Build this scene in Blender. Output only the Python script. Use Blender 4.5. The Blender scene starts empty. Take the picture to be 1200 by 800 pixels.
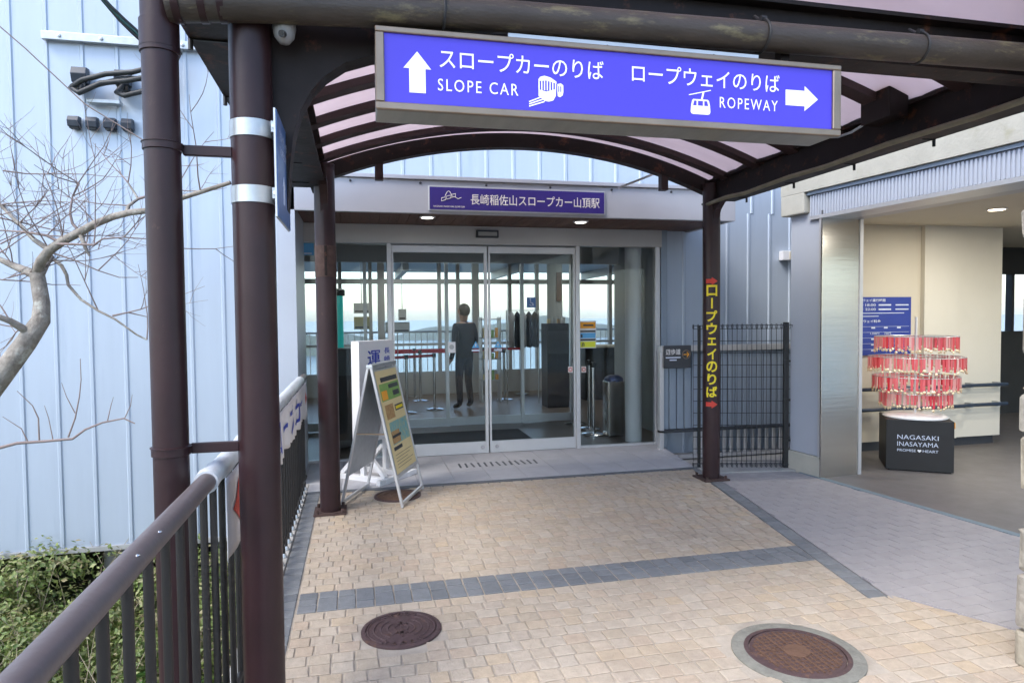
import bpy, bmesh, math, random
from mathutils import Vector, Matrix
random.seed(7)
PI = math.pi
sc = bpy.context.scene
C = bpy.context.collection

# ------------------------------------------------------------------ camera
def make_camera():
    yaw, pitch, roll, f = map(math.radians, (13.0, -2.1, 0.55, 0)); fpx = 780.0
    fwd = Vector((math.sin(yaw) * math.cos(pitch), math.cos(yaw) * math.cos(pitch), math.sin(pitch)))
    r0 = Vector((math.cos(yaw), -math.sin(yaw), 0)); u0 = r0.cross(fwd)
    rt = r0 * math.cos(roll) - u0 * math.sin(roll); up = u0 * math.cos(roll) + r0 * math.sin(roll)
    cd = bpy.data.cameras.new('camera'); cam = bpy.data.objects.new('camera', cd); C.objects.link(cam)
    cd.sensor_width = 36; cd.lens = fpx / 1200 * 36; cd.clip_start = 0.05; cd.clip_end = 200000
    m = Matrix((rt, up, -fwd)).transposed().to_4x4(); m.translation = (0, 0, 1.6)
    cam.matrix_world = m; sc.camera = cam
    return fwd, rt, up
FWD, RT, UP = make_camera()
def proj(p):
    d = Vector(p) - Vector((0, 0, 1.6)); z = d.dot(FWD)
    if z < 0.1: return None
    return 600 + 780 * d.dot(RT) / z, 400 - 780 * d.dot(UP) / z, z

# ------------------------------------------------------------------ world, sun, exposure
SUN_EL, SUN_AZ = 50.0, 236.0          # azimuth clockwise from +Y (from the left)
w = bpy.data.worlds.new('World'); sc.world = w; w.use_nodes = True
nt = w.node_tree; nt.nodes.clear()
sky = nt.nodes.new('ShaderNodeTexSky'); sky.sky_type = 'NISHITA'; sky.sun_disc = False
sky.sun_elevation = math.radians(SUN_EL); sky.sun_rotation = math.radians(SUN_AZ)
sky.altitude = 300; sky.air_density = 1.0; sky.dust_density = 1.6; sky.ozone_density = 1.0
bg = nt.nodes.new('ShaderNodeBackground'); bg.inputs[1].default_value = 0.15
wo = nt.nodes.new('ShaderNodeOutputWorld')
nt.links.new(sky.outputs[0], bg.inputs[0]); nt.links.new(bg.outputs[0], wo.inputs[0])
sl = bpy.data.lights.new('sun', 'SUN'); sl.energy = 1.0; sl.angle = math.radians(25); sl.color = (1, .96, .9)
so = bpy.data.objects.new('sun', sl); C.objects.link(so)
sd = Vector((math.sin(math.radians(SUN_AZ)) * math.cos(math.radians(SUN_EL)), math.cos(math.radians(SUN_AZ)) * math.cos(math.radians(SUN_EL)), math.sin(math.radians(SUN_EL))))
so.rotation_euler = sd.to_track_quat('Z', 'Y').to_euler(); so.location = (-5, -10, 20)
vs = sc.view_settings; vs.view_transform = 'Standard'; vs.look = 'None'; vs.exposure = 1.6; vs.gamma = 1.0; vs.use_curve_mapping = False
sc.cycles.use_denoising = True
sc.cycles.adaptive_threshold = .025; sc.cycles.max_bounces = 8; sc.cycles.transparent_max_bounces = 16; sc.cycles.diffuse_bounces = 4; sc.cycles.glossy_bounces = 3; sc.cycles.transmission_bounces = 5
sc.cycles.volume_bounces = 0
sc.cycles.caustics_reflective = False; sc.cycles.caustics_refractive = False
sc.cycles.sample_clamp_indirect = 6

# ------------------------------------------------------------------ materials
M = {}
def mat(name, col, rough=.6, metal=0., var=.0, vscale=6., bump=0., bscale=60., spec=.5, col2=None, emit=0., rnd=None, stain=None, coords='World', stretch=None, clear=0.):
    """procedural Principled: noise colour variation, fine bump; rnd='island'/'object' adds per piece variation"""
    m = bpy.data.materials.new(name); m.use_nodes = True; n = m.node_tree.nodes; l = m.node_tree.links
    b = n['Principled BSDF']; b.inputs['Roughness'].default_value = rough; b.inputs['Metallic'].default_value = metal
    b.inputs['Specular IOR Level'].default_value = spec; b.inputs['Coat Weight'].default_value = clear
    c4 = lambda c: (c[0], c[1], c[2], 1)
    vec = n.new('ShaderNodeNewGeometry').outputs['Position'] if coords == 'World' else n.new('ShaderNodeTexCoord').outputs[coords]
    if stretch:
        mp = n.new('ShaderNodeMapping'); mp.inputs['Scale'].default_value = stretch; l.new(vec, mp.inputs[0]); vec = mp.outputs[0]
    out = None
    c2 = (col2[-1] if isinstance(col2, list) else col2) or tuple(min(1, max(0, x * (1 - var) )) for x in col)
    if rnd:
        src = n.new('ShaderNodeNewGeometry').outputs['Random Per Island'] if rnd == 'island' else n.new('ShaderNodeObjectInfo').outputs['Random']
        rp = n.new('ShaderNodeValToRGB'); rp.color_ramp.elements[0].color = c4(col); rp.color_ramp.elements[1].color = c4(c2)
        if isinstance(col2, list):
            rp.color_ramp.elements[0].color = c4(col2[0]); rp.color_ramp.elements[1].color = c4(col2[-1])
            for i, c in enumerate(col2[1:-1]):
                e = rp.color_ramp.elements.new((i + 1) / (len(col2) - 1)); e.color = c4(c)
        l.new(src, rp.inputs[0]); out = rp.outputs[0]
    nz = n.new('ShaderNodeTexNoise'); nz.inputs['Scale'].default_value = vscale; nz.inputs['Detail'].default_value = 6; nz.inputs['Roughness'].default_value = .65
    l.new(vec, nz.inputs['Vector'])
    if var or (col2 and not rnd):
        mr = n.new('ShaderNodeMapRange'); mr.inputs[1].default_value = .3; mr.inputs[2].default_value = .72
        l.new(nz.outputs[0], mr.inputs[0])
        mx = n.new('ShaderNodeMix'); mx.data_type = 'RGBA'
        l.new(mr.outputs[0], mx.inputs[0])
        if out is not None:
            mx.blend_type = 'MULTIPLY'; l.new(out, mx.inputs[6]); mx.inputs[7].default_value = (1 - var, 1 - var, 1 - var, 1)
        else:
            mx.inputs[6].default_value = c4(col); mx.inputs[7].default_value = c4(c2)
        out = mx.outputs[2]
    if stain:   # (colour, scale, threshold)
        n2 = n.new('ShaderNodeTexNoise'); n2.inputs['Scale'].default_value = stain[1]; n2.inputs['Detail'].default_value = 8; n2.inputs['Roughness'].default_value = .7
        l.new(vec, n2.inputs['Vector'])
        m2 = n.new('ShaderNodeMapRange'); m2.inputs[1].default_value = stain[2]; m2.inputs[2].default_value = stain[2] + .12; m2.inputs[4].default_value = stain[3] if len(stain) > 3 else .8
        l.new(n2.outputs[0], m2.inputs[0])
        mx = n.new('ShaderNodeMix'); mx.data_type = 'RGBA'; l.new(m2.outputs[0], mx.inputs[0])
        if out is not None: l.new(out, mx.inputs[6])
        else: mx.inputs[6].default_value = c4(col)
        mx.inputs[7].default_value = c4(stain[0]); out = mx.outputs[2]
    if out is not None: l.new(out, b.inputs['Base Color'])
    else: b.inputs['Base Color'].default_value = c4(col)
    if bump:
        n3 = n.new('ShaderNodeTexNoise'); n3.inputs['Scale'].default_value = bscale; n3.inputs['Detail'].default_value = 5
        l.new(vec, n3.inputs['Vector'])
        bp = n.new('ShaderNodeBump'); bp.inputs['Strength'].default_value = bump; bp.inputs['Distance'].default_value = .01
        l.new(n3.outputs[0], bp.inputs['Height']); l.new(bp.outputs[0], b.inputs['Normal'])
        rr = n.new('ShaderNodeMapRange'); rr.inputs[3].default_value = rough * .85; rr.inputs[4].default_value = min(1, rough * 1.2)
        l.new(nz.outputs[0], rr.inputs[0]); l.new(rr.outputs[0], b.inputs['Roughness'])
    if emit:
        b.inputs['Emission Strength'].default_value = emit
        if out is not None: l.new(out, b.inputs['Emission Color'])
        else: b.inputs['Emission Color'].default_value = c4(col)
    M[name] = m
    return m
def glass(name, tint=(.82, .9, .9), ior=1.5, rough=0.0):
    m = bpy.data.materials.new(name); m.use_nodes = True; n = m.node_tree.nodes; l = m.node_tree.links; n.clear()
    o = n.new('ShaderNodeOutputMaterial'); mx = n.new('ShaderNodeMixShader'); t = n.new('ShaderNodeBsdfTransparent'); g = n.new('ShaderNodeBsdfGlossy'); fr = n.new('ShaderNodeFresnel')
    t.inputs[0].default_value = (*tint, 1); g.inputs['Roughness'].default_value = rough; fr.inputs[0].default_value = ior
    l.new(fr.outputs[0], mx.inputs[0]); l.new(t.outputs[0], mx.inputs[1]); l.new(g.outputs[0], mx.inputs[2]); l.new(mx.outputs[0], o.inputs[0])
    M[name] = m
def translucent(name, col, amt=.6):
    m = bpy.data.materials.new(name); m.use_nodes = True; n = m.node_tree.nodes; l = m.node_tree.links; n.clear()
    o = n.new('ShaderNodeOutputMaterial'); mx = n.new('ShaderNodeMixShader'); t = n.new('ShaderNodeBsdfTranslucent'); g = n.new('ShaderNodeBsdfDiffuse')
    nz = n.new('ShaderNodeTexNoise'); nz.inputs['Scale'].default_value = 2.2; nz.inputs['Detail'].default_value = 7
    rp = n.new('ShaderNodeValToRGB'); rp.color_ramp.elements[0].position = .3; rp.color_ramp.elements[1].position = .7
    rp.color_ramp.elements[0].color = (col[0] * .86, col[1] * .84, col[2] * .84, 1); rp.color_ramp.elements[1].color = (*col, 1)
    l.new(nz.outputs[0], rp.inputs[0]); l.new(rp.outputs[0], t.inputs[0]); l.new(rp.outputs[0], g.inputs[0])
    mx.inputs[0].default_value = amt; l.new(g.outputs[0], mx.inputs[1]); l.new(t.outputs[0], mx.inputs[2]); l.new(mx.outputs[0], o.inputs[0])
    M[name] = m
def leafmat(name, cols):
    m = bpy.data.materials.new(name); m.use_nodes = True; n = m.node_tree.nodes; l = m.node_tree.links
    b = n['Principled BSDF']; b.inputs['Roughness'].default_value = .45
    g = n.new('ShaderNodeNewGeometry'); rp = n.new('ShaderNodeValToRGB')
    rp.color_ramp.elements[0].color = (*cols[0], 1); rp.color_ramp.elements[1].color = (*cols[-1], 1)
    for i, c in enumerate(cols[1:-1]): rp.color_ramp.elements.new((i + 1) / (len(cols) - 1)).color = (*c, 1)
    l.new(g.outputs['Random Per Island'], rp.inputs[0]); l.new(rp.outputs[0], b.inputs['Base Color'])
    t = n.new('ShaderNodeBsdfTranslucent'); l.new(rp.outputs[0], t.inputs[0]); mx = n.new('ShaderNodeMixShader'); mx.inputs[0].default_value = .3
    l.new(b.outputs[0], mx.inputs[1]); l.new(t.outputs[0], mx.inputs[2]); l.new(mx.outputs[0], n['Material Output'].inputs[0])
    M[name] = m

SETT = [(.46, .38, .285), (.51, .428, .333), (.485, .406, .318), (.535, .457, .365), (.50, .396, .297), (.478, .405, .325), (.525, .418, .297), (.51, .437, .353)]
mat('sett', SETT[0], .8, col2=SETT, rnd='object', var=.22, vscale=22, bump=.5, bscale=90, stain=((.33, .265, .20), 1.1, .53, .42))
mat('sett_mass', SETT[0], .8, col2=SETT, rnd='island', var=.22, vscale=22, bump=.5, bscale=90, stain=((.33, .265, .20), 1.1, .53, .42))
DS = [(.165, .175, .185), (.215, .225, .235), (.19, .20, .21), (.24, .25, .255)]
mat('dark_sett', DS[0], .6, col2=DS, rnd='object', var=.2, vscale=20, bump=.35, bscale=90)
TL = [(.355, .335, .335), (.375, .353, .353), (.362, .34, .34), (.38, .357, .357)]
mat('tile', TL[0], .65, col2=TL, rnd='object', var=.13, vscale=9, bump=.2, bscale=120)
mat('tile_mass', TL[0], .65, col2=TL, rnd='island', var=.13, vscale=9, bump=.2, bscale=120)
mat('mortar', (.52, .455, .375), .9, var=.42, vscale=5, bump=.4, bscale=120)
mat('tile_mortar', (.33, .315, .33), .9, var=.15, vscale=14, bump=.3, bscale=120)
mat('apron', (.47, .465, .48), .55, var=.14, vscale=5, bump=.12, bscale=150, rnd='object', col2=(.51, .50, .515))
mat('apron_edge', (.13, .14, .155), .6, var=.25, vscale=10, bump=.2)
mat('concrete', (.42, .41, .39), .85, var=.28, vscale=4, bump=.4, bscale=50, stain=((.24, .23, .19), 3., .58))
mat('beige_concrete', (.49, .475, .41), .85, var=.18, vscale=3, bump=.35, bscale=40, stain=((.33, .31, .2), 2.4, .6, .6))
mat('grey_stone', (.25, .245, .21), .85, var=.35, vscale=14, bump=.6, bscale=60)
mat('clad', (.47, .54, .635), .38, metal=.25, var=.09, vscale=1.6, bump=.05, bscale=3, stain=((.36, .43, .53), 2.6, .57, .45), stretch=(2.2, 2.2, .2))
mat('clad_pale', (.54, .58, .66), .4, metal=.25, var=.06, vscale=1.5)
mat('clad_dark', (.30, .36, .44), .45, metal=.3, var=.1, vscale=3)
mat('fascia', (.45, .45, .49), .4, metal=.2, var=.06, vscale=2, stain=((.45, .45, .47), 2.5, .62, .35))
mat('alu', (.62, .62, .63), .38, metal=.55, var=.06, vscale=5)
mat('frame_grey', (.52, .51, .50), .45, metal=.3, var=.05, vscale=4)
mat('steel', (.56, .54, .50), .17, metal=1., var=.1, vscale=2, bump=.04, bscale=8, stretch=(.3, .3, 6))
mat('galv', (.55, .58, .60), .4, metal=.7, var=.2, vscale=16)
mat('brown', (.035, .0155, .018), .36, var=.3, vscale=5, bump=.1, bscale=35, spec=.35, stain=((.085, .042, .035), 13, .64, .7))
mat('beam', (.018, .012, .0115), .55, spec=.25, var=.3, vscale=6, bump=.15, bscale=30, stain=((.15, .055, .03), 7, .57, .7))
mat('conduit', (.27, .25, .17), .6, var=.4, vscale=8, bump=.2)
mat('rib', (.050, .030, .031), .5, spec=.3, var=.2, vscale=6, bump=.1, bscale=30)
mat('rustplate', (.085, .05, .042), .8, var=.4, vscale=20, bump=.5, bscale=60)
mat('pipe_olive', (.055, .042, .034), .5, var=.35, vscale=6, bump=.25, bscale=40, stain=((.17, .145, .075), 4, .54, .8), stretch=(1, 3, 3))
mat('handrail', (.13, .105, .103), .4, var=.12, vscale=12, bump=.06, bscale=60, stain=((.33, .29, .28), 30, .68, .5))
mat('baluster', (.014, .0125, .0125), .5, var=.2, vscale=15)
mat('black', (.012, .012, .013), .5, var=.2, vscale=12)
mat('black_gloss', (.01, .01, .012), .25)
mat('rubber', (.02, .02, .022), .55, var=.25, vscale=20)
mat('white', (.78, .78, .79), .5, var=.05, vscale=6)
mat('white_cloth', (.78, .76, .76), .85, var=.1, vscale=9, bump=.3, bscale=30)
mat('cover_plastic', (.66, .68, .70), .3, var=.15, vscale=14, bump=.4, bscale=30)
mat('blue_print', (.03, .06, .42), .6)
mat('red_print', (.62, .05, .03), .6)
mat('violet_panel', (.052, .037, .49), .35, var=.06, vscale=1.5, emit=.13)
mat('white_lit', (.80, .80, .85), .4, emit=.10)
mat('purple_sign', (.036, .02, .18), .4, var=.05, vscale=4)
mat('offwhite_print', (.72, .66, .64), .6)
mat('bronze_frame', (.31, .24, .18), .35, metal=.7, var=.25, vscale=5, stain=((.22, .13, .06), 9, .63, .6))
mat('sign_under', (.44, .43, .38), .35, metal=.75, var=.2, vscale=3, stretch=(6, 1, 1))
mat('blue_sign', (.05, .14, .36), .3, var=.08, vscale=5)
mat('board_blue', (.025, .05, .30), .35, var=.06, vscale=4)
mat('pale_print', (.60, .66, .80), .6)
mat('yellow_print', (.85, .68, .02), .5)
mat('orange_print', (.85, .38, .03), .5)
mat('cyan_print', (.12, .42, .75), .5)
mat('lime_print', (.75, .80, .05), .5)
mat('charcoal', (.045, .05, .06), .5)
mat('wood', (.13, .065, .05), .55, var=.3, vscale=8, bump=.1, stretch=(8, 1, 1), rnd='object', col2=(.16, .085, .062))
mat('cream', (.62, .57, .46), .75, var=.05, vscale=2.5)
mat('cream_light', (.70, .67, .58), .7, var=.05, vscale=2.5)
mat('lobby_floor', (.165, .155, .15), .5, var=.12, vscale=5, bump=.08, bscale=120)
mat('teal_strip', (.20, .27, .31), .6, var=.25, vscale=20)
mat('iron', (.12, .075, .075), .6, metal=.35, var=.3, vscale=16, bump=.35, bscale=80, stain=((.22, .12, .07), 14, .56, .7))
mat('iron_rust', (.18, .10, .065), .75, metal=.2, var=.4, vscale=22, bump=.5, bscale=90)
mat('room_wall', (.38, .41, .41), .7, var=.08, vscale=2)
mat('room_ceiling', (.30, .33, .34), .7, var=.05, vscale=2)
mat('room_floor', (.20, .155, .12), .35, var=.2, vscale=4, rnd='object', col2=(.24, .185, .14))
mat('mat_dark', (.025, .028, .035), .9, bump=.5, bscale=250)
mat('chrome', (.7, .7, .7), .18, metal=1.)
mat('belt', (.48, .012, .03), .7)
mat('bin_blue', (.03, .06, .18), .4)
mat('dark_panel', (.055, .06, .065), .5, var=.15, vscale=5)
mat('grey_board', (.42, .44, .44), .6, var=.1, vscale=8)
mat('olive_board', (.33, .31, .14), .6)
mat('teal_glass', (.03, .42, .40), .2, emit=.12)
mat('skin', (.45, .27, .2), .6)
mat('jacket', (.010, .0105, .013), .8)
mat('hair', (.012, .01, .01), .5)
mat('cloth_blue', (.015, .022, .04), .9, var=.3)
mat('cloth_grey', (.4, .4, .42), .9, var=.3)
mat('lamp_white', (1, .97, .9), .5, emit=2.2)
mat('lamp_warm', (1, .86, .62), .5, emit=3.)
mat('poster', (.74, .62, .33), .55, var=.08, vscale=6)
mat('poster_green', (.25, .45, .12), .55, var=.3, vscale=30)
mat('poster_brown', (.30, .15, .06), .55, var=.6, vscale=40, col2=(.5, .35, .15))
mat('poster_blue', (.06, .36, .5), .5, var=.5, vscale=25, col2=(.45, .45, .2))
mat('red_charm', (.75, .03, .05), .4, rnd='object', col2=[(.72, .03, .05), (.82, .30, .30), (.78, .08, .10), (.80, .52, .48), (.70, .02, .04), (.80, .20, .22)])
mat('gold_charm', (.75, .52, .2), .35, metal=.3, rnd='island', col2=(.85, .75, .6))
mat('acrylic', (.75, .77, .78), .15)
mat('navy_rail', (.03, .05, .085), .35)
mat('mesh_wire', (.03, .034, .045), .45)
mat('bark', (.38, .345, .30), .85, var=.5, vscale=14, bump=.9, bscale=45, col2=(.17, .145, .12), stain=((.52, .52, .46), 10, .55, .85))
mat('twig', (.30, .235, .215), .8, var=.3, vscale=10)
mat('dry_stem', (.52, .43, .30), .9, var=.35, vscale=10)
mat('soil', (.11, .10, .06), .95, var=.5, vscale=2, bump=.6, bscale=8, col2=(.05, .07, .03))
mat('sea', (.035, .075, .11), .25, var=.2, vscale=.0008, coords='Object')
mat('far_hill', (.06, .085, .055), .9, var=.4, vscale=.004)
mat('camera_grey', (.25, .25, .26), .4)
mat('vent', (.045, .055, .075), .45, var=.2, vscale=20)
mat('cable', (.035, .038, .042), .5, var=.2, vscale=20)
mat('cable_green', (.04, .12, .12), .5, var=.3, vscale=30)
stone_cols = [(.45, .40, .31), (.34, .30, .24), (.40, .38, .33), (.36, .27, .20)]
mat('stone', stone_cols[0], .85, rnd='object', col2=stone_cols, var=.35, vscale=18, bump=.8, bscale=40)
glass('pane', (.985, .995, .995), 1.2); glass('pane_door', (.94, .968, .968), 1.3)
translucent('roof_sheet', (.76, .675, .69), .76)
leafmat('leaf', [(.09, .15, .035), (.20, .27, .07), (.31, .36, .12), (.13, .20, .06), (.38, .39, .18), (.33, .28, .15)])
leafmat('ivy', [(.04, .11, .02), (.09, .20, .03), (.15, .27, .06), (.05, .13, .05)])

# ------------------------------------------------------------------ mesh helpers
def wl(o):
    v = Vector((0, 0, 0))
    while o is not None: v += o.location; o = o.parent
    return v
class MB:
    def __init__(s): s.v = []; s.f = []; s.mi = []; s.cur = 0
    def add(s, vs, fs):
        k = len(s.v); s.v += [tuple(p) for p in vs]; s.f += [tuple(i + k for i in f) for f in fs]; s.mi += [s.cur] * len(fs); return s
    def box(s, x0, x1, y0, y1, z0, z1):
        return s.hexa([(x0, y0), (x1, y0), (x1, y1), (x0, y1)], z0, z1)
    def hexa(s, poly, z0, z1):
        n = len(poly); vs = [(p[0], p[1], z0) for p in poly] + [(p[0], p[1], z1) for p in poly]
        return s.add(vs, [tuple(range(n))[::-1], tuple(range(n, 2 * n))] + [(i, (i + 1) % n, n + (i + 1) % n, n + i) for i in range(n)])
    def prism(s, poly, org, xd, yd, th):   # 2-D polygon extruded along xd x yd by th
        org, xd, yd = Vector(org), Vector(xd), Vector(yd); nn = xd.cross(yd).normalized() * th; n = len(poly)
        a = [org + xd * p[0] + yd * p[1] for p in poly]; b = [p + nn for p in a]
        return s.add(a + b, [tuple(range(n))[::-1], tuple(range(n, 2 * n))] + [(i, (i + 1) % n, n + (i + 1) % n, n + i) for i in range(n)])
    def tube(s, pts, rad, n=10, caps=True, closed=False):
        pts = [Vector(p) for p in pts]; m = len(pts); rads = rad if isinstance(rad, (list, tuple)) else [rad] * m
        k = len(s.v); prev = None; vs = []
        for i, p in enumerate(pts):
            if closed: t = pts[(i + 1) % m] - pts[i - 1]
            else: t = pts[min(i + 1, m - 1)] - pts[max(i - 1, 0)]
            t.normalize()
            if prev is None:
                a = Vector((0, 0, 1)) if abs(t.z) < .9 else Vector((1, 0, 0)); u = t.cross(a).normalized()
            else: u = (prev - t * prev.dot(t)).normalized()
            prev = u; v2 = t.cross(u)
            for j in range(n):
                an = 2 * PI * j / n; vs.append(p + (u * math.cos(an) + v2 * math.sin(an)) * rads[i])
        fs = []
        for i in range(m if closed else m - 1):
            i2 = (i + 1) % m
            for j in range(n): fs.append((i * n + j, i * n + (j + 1) % n, i2 * n + (j + 1) % n, i2 * n + j))
        if caps and not closed: fs += [tuple(range(n))[::-1], tuple((m - 1) * n + j for j in range(n))]
        return s.add(vs, fs)
    def cyl(s, p, q, r, n=20): return s.tube([p, q], r, n)
    def lathe(s, prof, org, n=24):      # profile (r, z)
        o = Vector(org); vs = []; fs = []
        for r, z in prof:
            for j in range(n): vs.append(o + Vector((r * math.cos(2 * PI * j / n), r * math.sin(2 * PI * j / n), z)))
        for i in range(len(prof) - 1):
            for j in range(n): fs.append((i * n + j, i * n + (j + 1) % n, (i + 1) * n + (j + 1) % n, (i + 1) * n + j))
        fs += [tuple(range(n))[::-1], tuple((len(prof) - 1) * n + j for j in range(n))]
        return s.add(vs, fs)
    def obox(s, c, xd, yd, zd, sx, sy, sz):
        c, xd, yd, zd = map(Vector, (c, xd, yd, zd)); vs = []
        for k in (-1, 1):
            for (i, j) in ((-1, -1), (1, -1), (1, 1), (-1, 1)): vs.append(c + xd * i * sx / 2 + yd * j * sy / 2 + zd * k * sz / 2)
        return s.add(vs, [(3, 2, 1, 0), (4, 5, 6, 7), (0, 1, 5, 4), (1, 2, 6, 5), (2, 3, 7, 6), (3, 0, 4, 7)])
    def mesh(s, name, mats, off=Vector((0, 0, 0)), smooth=0, bevel=0):
        me = bpy.data.meshes.new(name); me.from_pydata([tuple(Vector(p) - off) for p in s.v], [], s.f); me.update()
        bm = bmesh.new(); bm.from_mesh(me)
        for i, f in enumerate(bm.faces): f.material_index = s.mi[i]
        bmesh.ops.recalc_face_normals(bm, faces=bm.faces)
        if bevel:
            es = [e for e in bm.edges if len(e.link_faces) == 2 and e.calc_face_angle(0) > .5]
            bmesh.ops.bevel(bm, geom=es, offset=bevel, segments=2 if bevel > .003 else 1, affect='EDGES', profile=.6, clamp_overlap=True)
        bm.to_mesh(me); bm.free()
        for m in (mats if isinstance(mats, (list, tuple)) else [mats]): me.materials.append(M[m])
        if smooth:
            me.polygons.foreach_set('use_smooth', [True] * len(me.polygons))
            me.set_sharp_from_angle(angle=math.radians(smooth))
        return me
    def build(s, name, mats, parent=None, smooth=0, bevel=0, origin=None):
        off = wl(parent) if parent else Vector((0, 0, 0)); loc = Vector((0, 0, 0))
        if parent is None and origin is not None: off = Vector(origin); loc = Vector(origin)
        o = bpy.data.objects.new(name, s.mesh(name, mats, off, smooth, bevel)); C.objects.link(o)
        o.parent = parent; o.location = loc
        return o
def tag(o, label=None, cat=None, group=None, kind=None):
    if label: o['label'] = label
    if cat: o['category'] = cat
    if group: o['group'] = group
    if kind: o['kind'] = kind
    return o
def thing(name, label, cat, loc=(0, 0, 0), group=None, kind=None):
    o = bpy.data.objects.new(name, None); C.objects.link(o); o.location = loc; o.empty_display_size = .1
    return tag(o, label, cat, group, kind)
def inst(name, me, parent, loc, rot=(0, 0, 0), scale=(1, 1, 1)):
    o = bpy.data.objects.new(name, me); C.objects.link(o); o.parent = parent
    o.location = Vector(loc) - (wl(parent) if parent else Vector((0, 0, 0))); o.rotation_euler = rot; o.scale = scale
    return o
def copy_tree(o, parent=None):
    c = o.copy(); C.objects.link(c); c.parent = parent
    for ch in list(o.children): copy_tree(ch, c)
    return c
def text(body, name, m, parent, org, xd, yd, wd, ht, bold=0.0, thick=.002, spacing=1.0):
    """lettering as a thin mesh fitted into the rectangle org + [0,wd]*xd + [0,ht]*yd"""
    cu = bpy.data.curves.new('t', 'FONT'); cu.body = body; cu.size = 1; cu.offset = bold; cu.space_character = spacing; cu.resolution_u = 3; cu.fill_mode = 'BOTH'
    to = bpy.data.objects.new('t', cu); C.objects.link(to)
    dg = bpy.context.evaluated_depsgraph_get(); me = bpy.data.meshes.new_from_object(to.evaluated_get(dg), depsgraph=dg)
    bpy.data.objects.remove(to)
    if not len(me.vertices): return None
    xs = [v.co.x for v in me.vertices]; ys = [v.co.y for v in me.vertices]; x0, x1, y0, y1 = min(xs), max(xs), min(ys), max(ys)
    org, xd, yd = Vector(org), Vector(xd), Vector(yd); nn = xd.cross(yd); off = wl(parent)
    for v in me.vertices:
        v.co = org + xd * ((v.co.x - x0) / max(x1 - x0, 1e-6) * wd) + yd * ((v.co.y - y0) / max(y1 - y0, 1e-6) * ht) + nn * thick - off
    me.materials.clear(); me.materials.append(M[m]); me.name = name
    o = bpy.data.objects.new(name, me); C.objects.link(o); o.parent = parent
    return o
def struct(o): o['kind'] = 'structure'; return o
X_, Y_, Z_ = Vector((1, 0, 0)), Vector((0, 1, 0)), Vector((0, 0, 1))

# ------------------------------------------------------------------ terrain, sea, far hills
def terrain_z(x, y):
    r = math.hypot(x - 2, y - 6)
    z = -2.45 + .20 * (y - 4) if y < 12 else -.85
    z = max(min(z, -.75), -2.6)
    if x > -.5: z = min(z, -.75 - .25 * max(0, 1 - abs(x + .5)))
    if y < 2: z = min(z, -2.4)
    far = max(0, y - 15.5) * .55 if y > 15.5 else 0
    side = max(0, abs(x - 2) - 16) * .35; back = max(0, -y - 12) * .2
    z -= max(far, side, back)
    return max(z, -345)
def terrain():
    ring = [0, .5, 1, 1.5, 2, 2.5, 3, 3.5, 4, 4.5, 5, 5.5, 6, 6.5, 7, 7.5, 8, 9, 10, 11, 12, 14, 16, 19, 23, 28, 35, 45, 60, 80, 110, 150, 210, 300, 420, 600, 850, 1200]
    n = 96; vs = [(-1, 6, terrain_z(-1, 6))]; fs = []
    for r in ring[1:]:
        for j in range(n):
            a = 2 * PI * j / n; x = -1 + r * math.cos(a); y = 6 + r * math.sin(a)
            k = random.uniform(-.06, .06) * min(r, 40) * .25
            vs.append((x, y, terrain_z(x, y) + k if r > 1 else terrain_z(x, y)))
    for j in range(n): fs.append((0, 1 + j, 1 + (j + 1) % n))
    for i in range(len(ring) - 2):
        for j in range(n):
            a = 1 + i * n; b = a + n; fs.append((a + j, b + j, b + (j + 1) % n, a + (j + 1) % n))
    m = MB().add(vs, fs); struct(m.build('hillside_ground', 'soil', smooth=60))
terrain()
s = MB(); s.add([(-90000, -90000, -334), (90000, -90000, -334), (90000, 90000, -334), (-90000, 90000, -334)], [(0, 1, 2, 3)]); struct(s.build('sea', 'sea'))
def far_hill(cx, cy, wd, dp, ht):
    vs = []; fs = []; n, m = 40, 12
    for i in range(n + 1):
        for j in range(m + 1):
            u = i / n * 2 - 1; v = j / m * 2 - 1
            e = max(0, 1 - u * u) * max(0, 1 - v * v)
            z = -336 + ht * (e ** .9) * (.8 + .2 * math.sin(u * 7 + 1) + .12 * math.sin(u * 17 + v * 5))
            vs.append((cx + u * wd, cy + v * dp, z))
    for i in range(n):
        for j in range(m): a = i * (m + 1) + j; fs.append((a, a + m + 1, a + m + 2, a + 1))
    struct(MB().add(vs, fs).build('hills', 'far_hill', smooth=60))
far_hill(-1900, 7200, 2300, 900, 440)
far_hill(3000, 11000, 2600, 900, 330)

# ------------------------------------------------------------------ pavement with its stones
def clip(poly, a, b, c):          # keep a*x + b*y <= c
    out = []
    for i in range(len(poly)):
        p, q = poly[i], poly[(i + 1) % len(poly)]; dp = a * p[0] + b * p[1] - c; dq = a * q[0] + b * q[1] - c
        if dp <= 0: out.append(p)
        if (dp < 0) != (dq < 0) and abs(dp - dq) > 1e-9:
            t = dp / (dp - dq); out.append((p[0] + (q[0] - p[0]) * t, p[1] + (q[1] - p[1]) * t))
    return out
def area(p): return abs(sum(p[i][0] * p[(i + 1) % len(p)][1] - p[(i + 1) % len(p)][0] * p[i][1] for i in range(len(p)))) / 2
def leftof(p, q):                 # halfplane left of p->q   as (a,b,c)
    dx, dy = q[0] - p[0], q[1] - p[1]; a, b = dy, -dx
    return a, b, a * p[0] + b * p[1]
def px_area(poly, z=0):
    q = [proj((x, y, z)) for x, y in poly]
    if any(k is None for k in q): return 0
    cx = sum(k[0] for k in q) / len(q); cy = sum(k[1] for k in q) / len(q)
    if not (-6 < cx < 1206 and -6 < cy < 806): return 0
    return area([(k[0], k[1]) for k in q])
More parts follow.
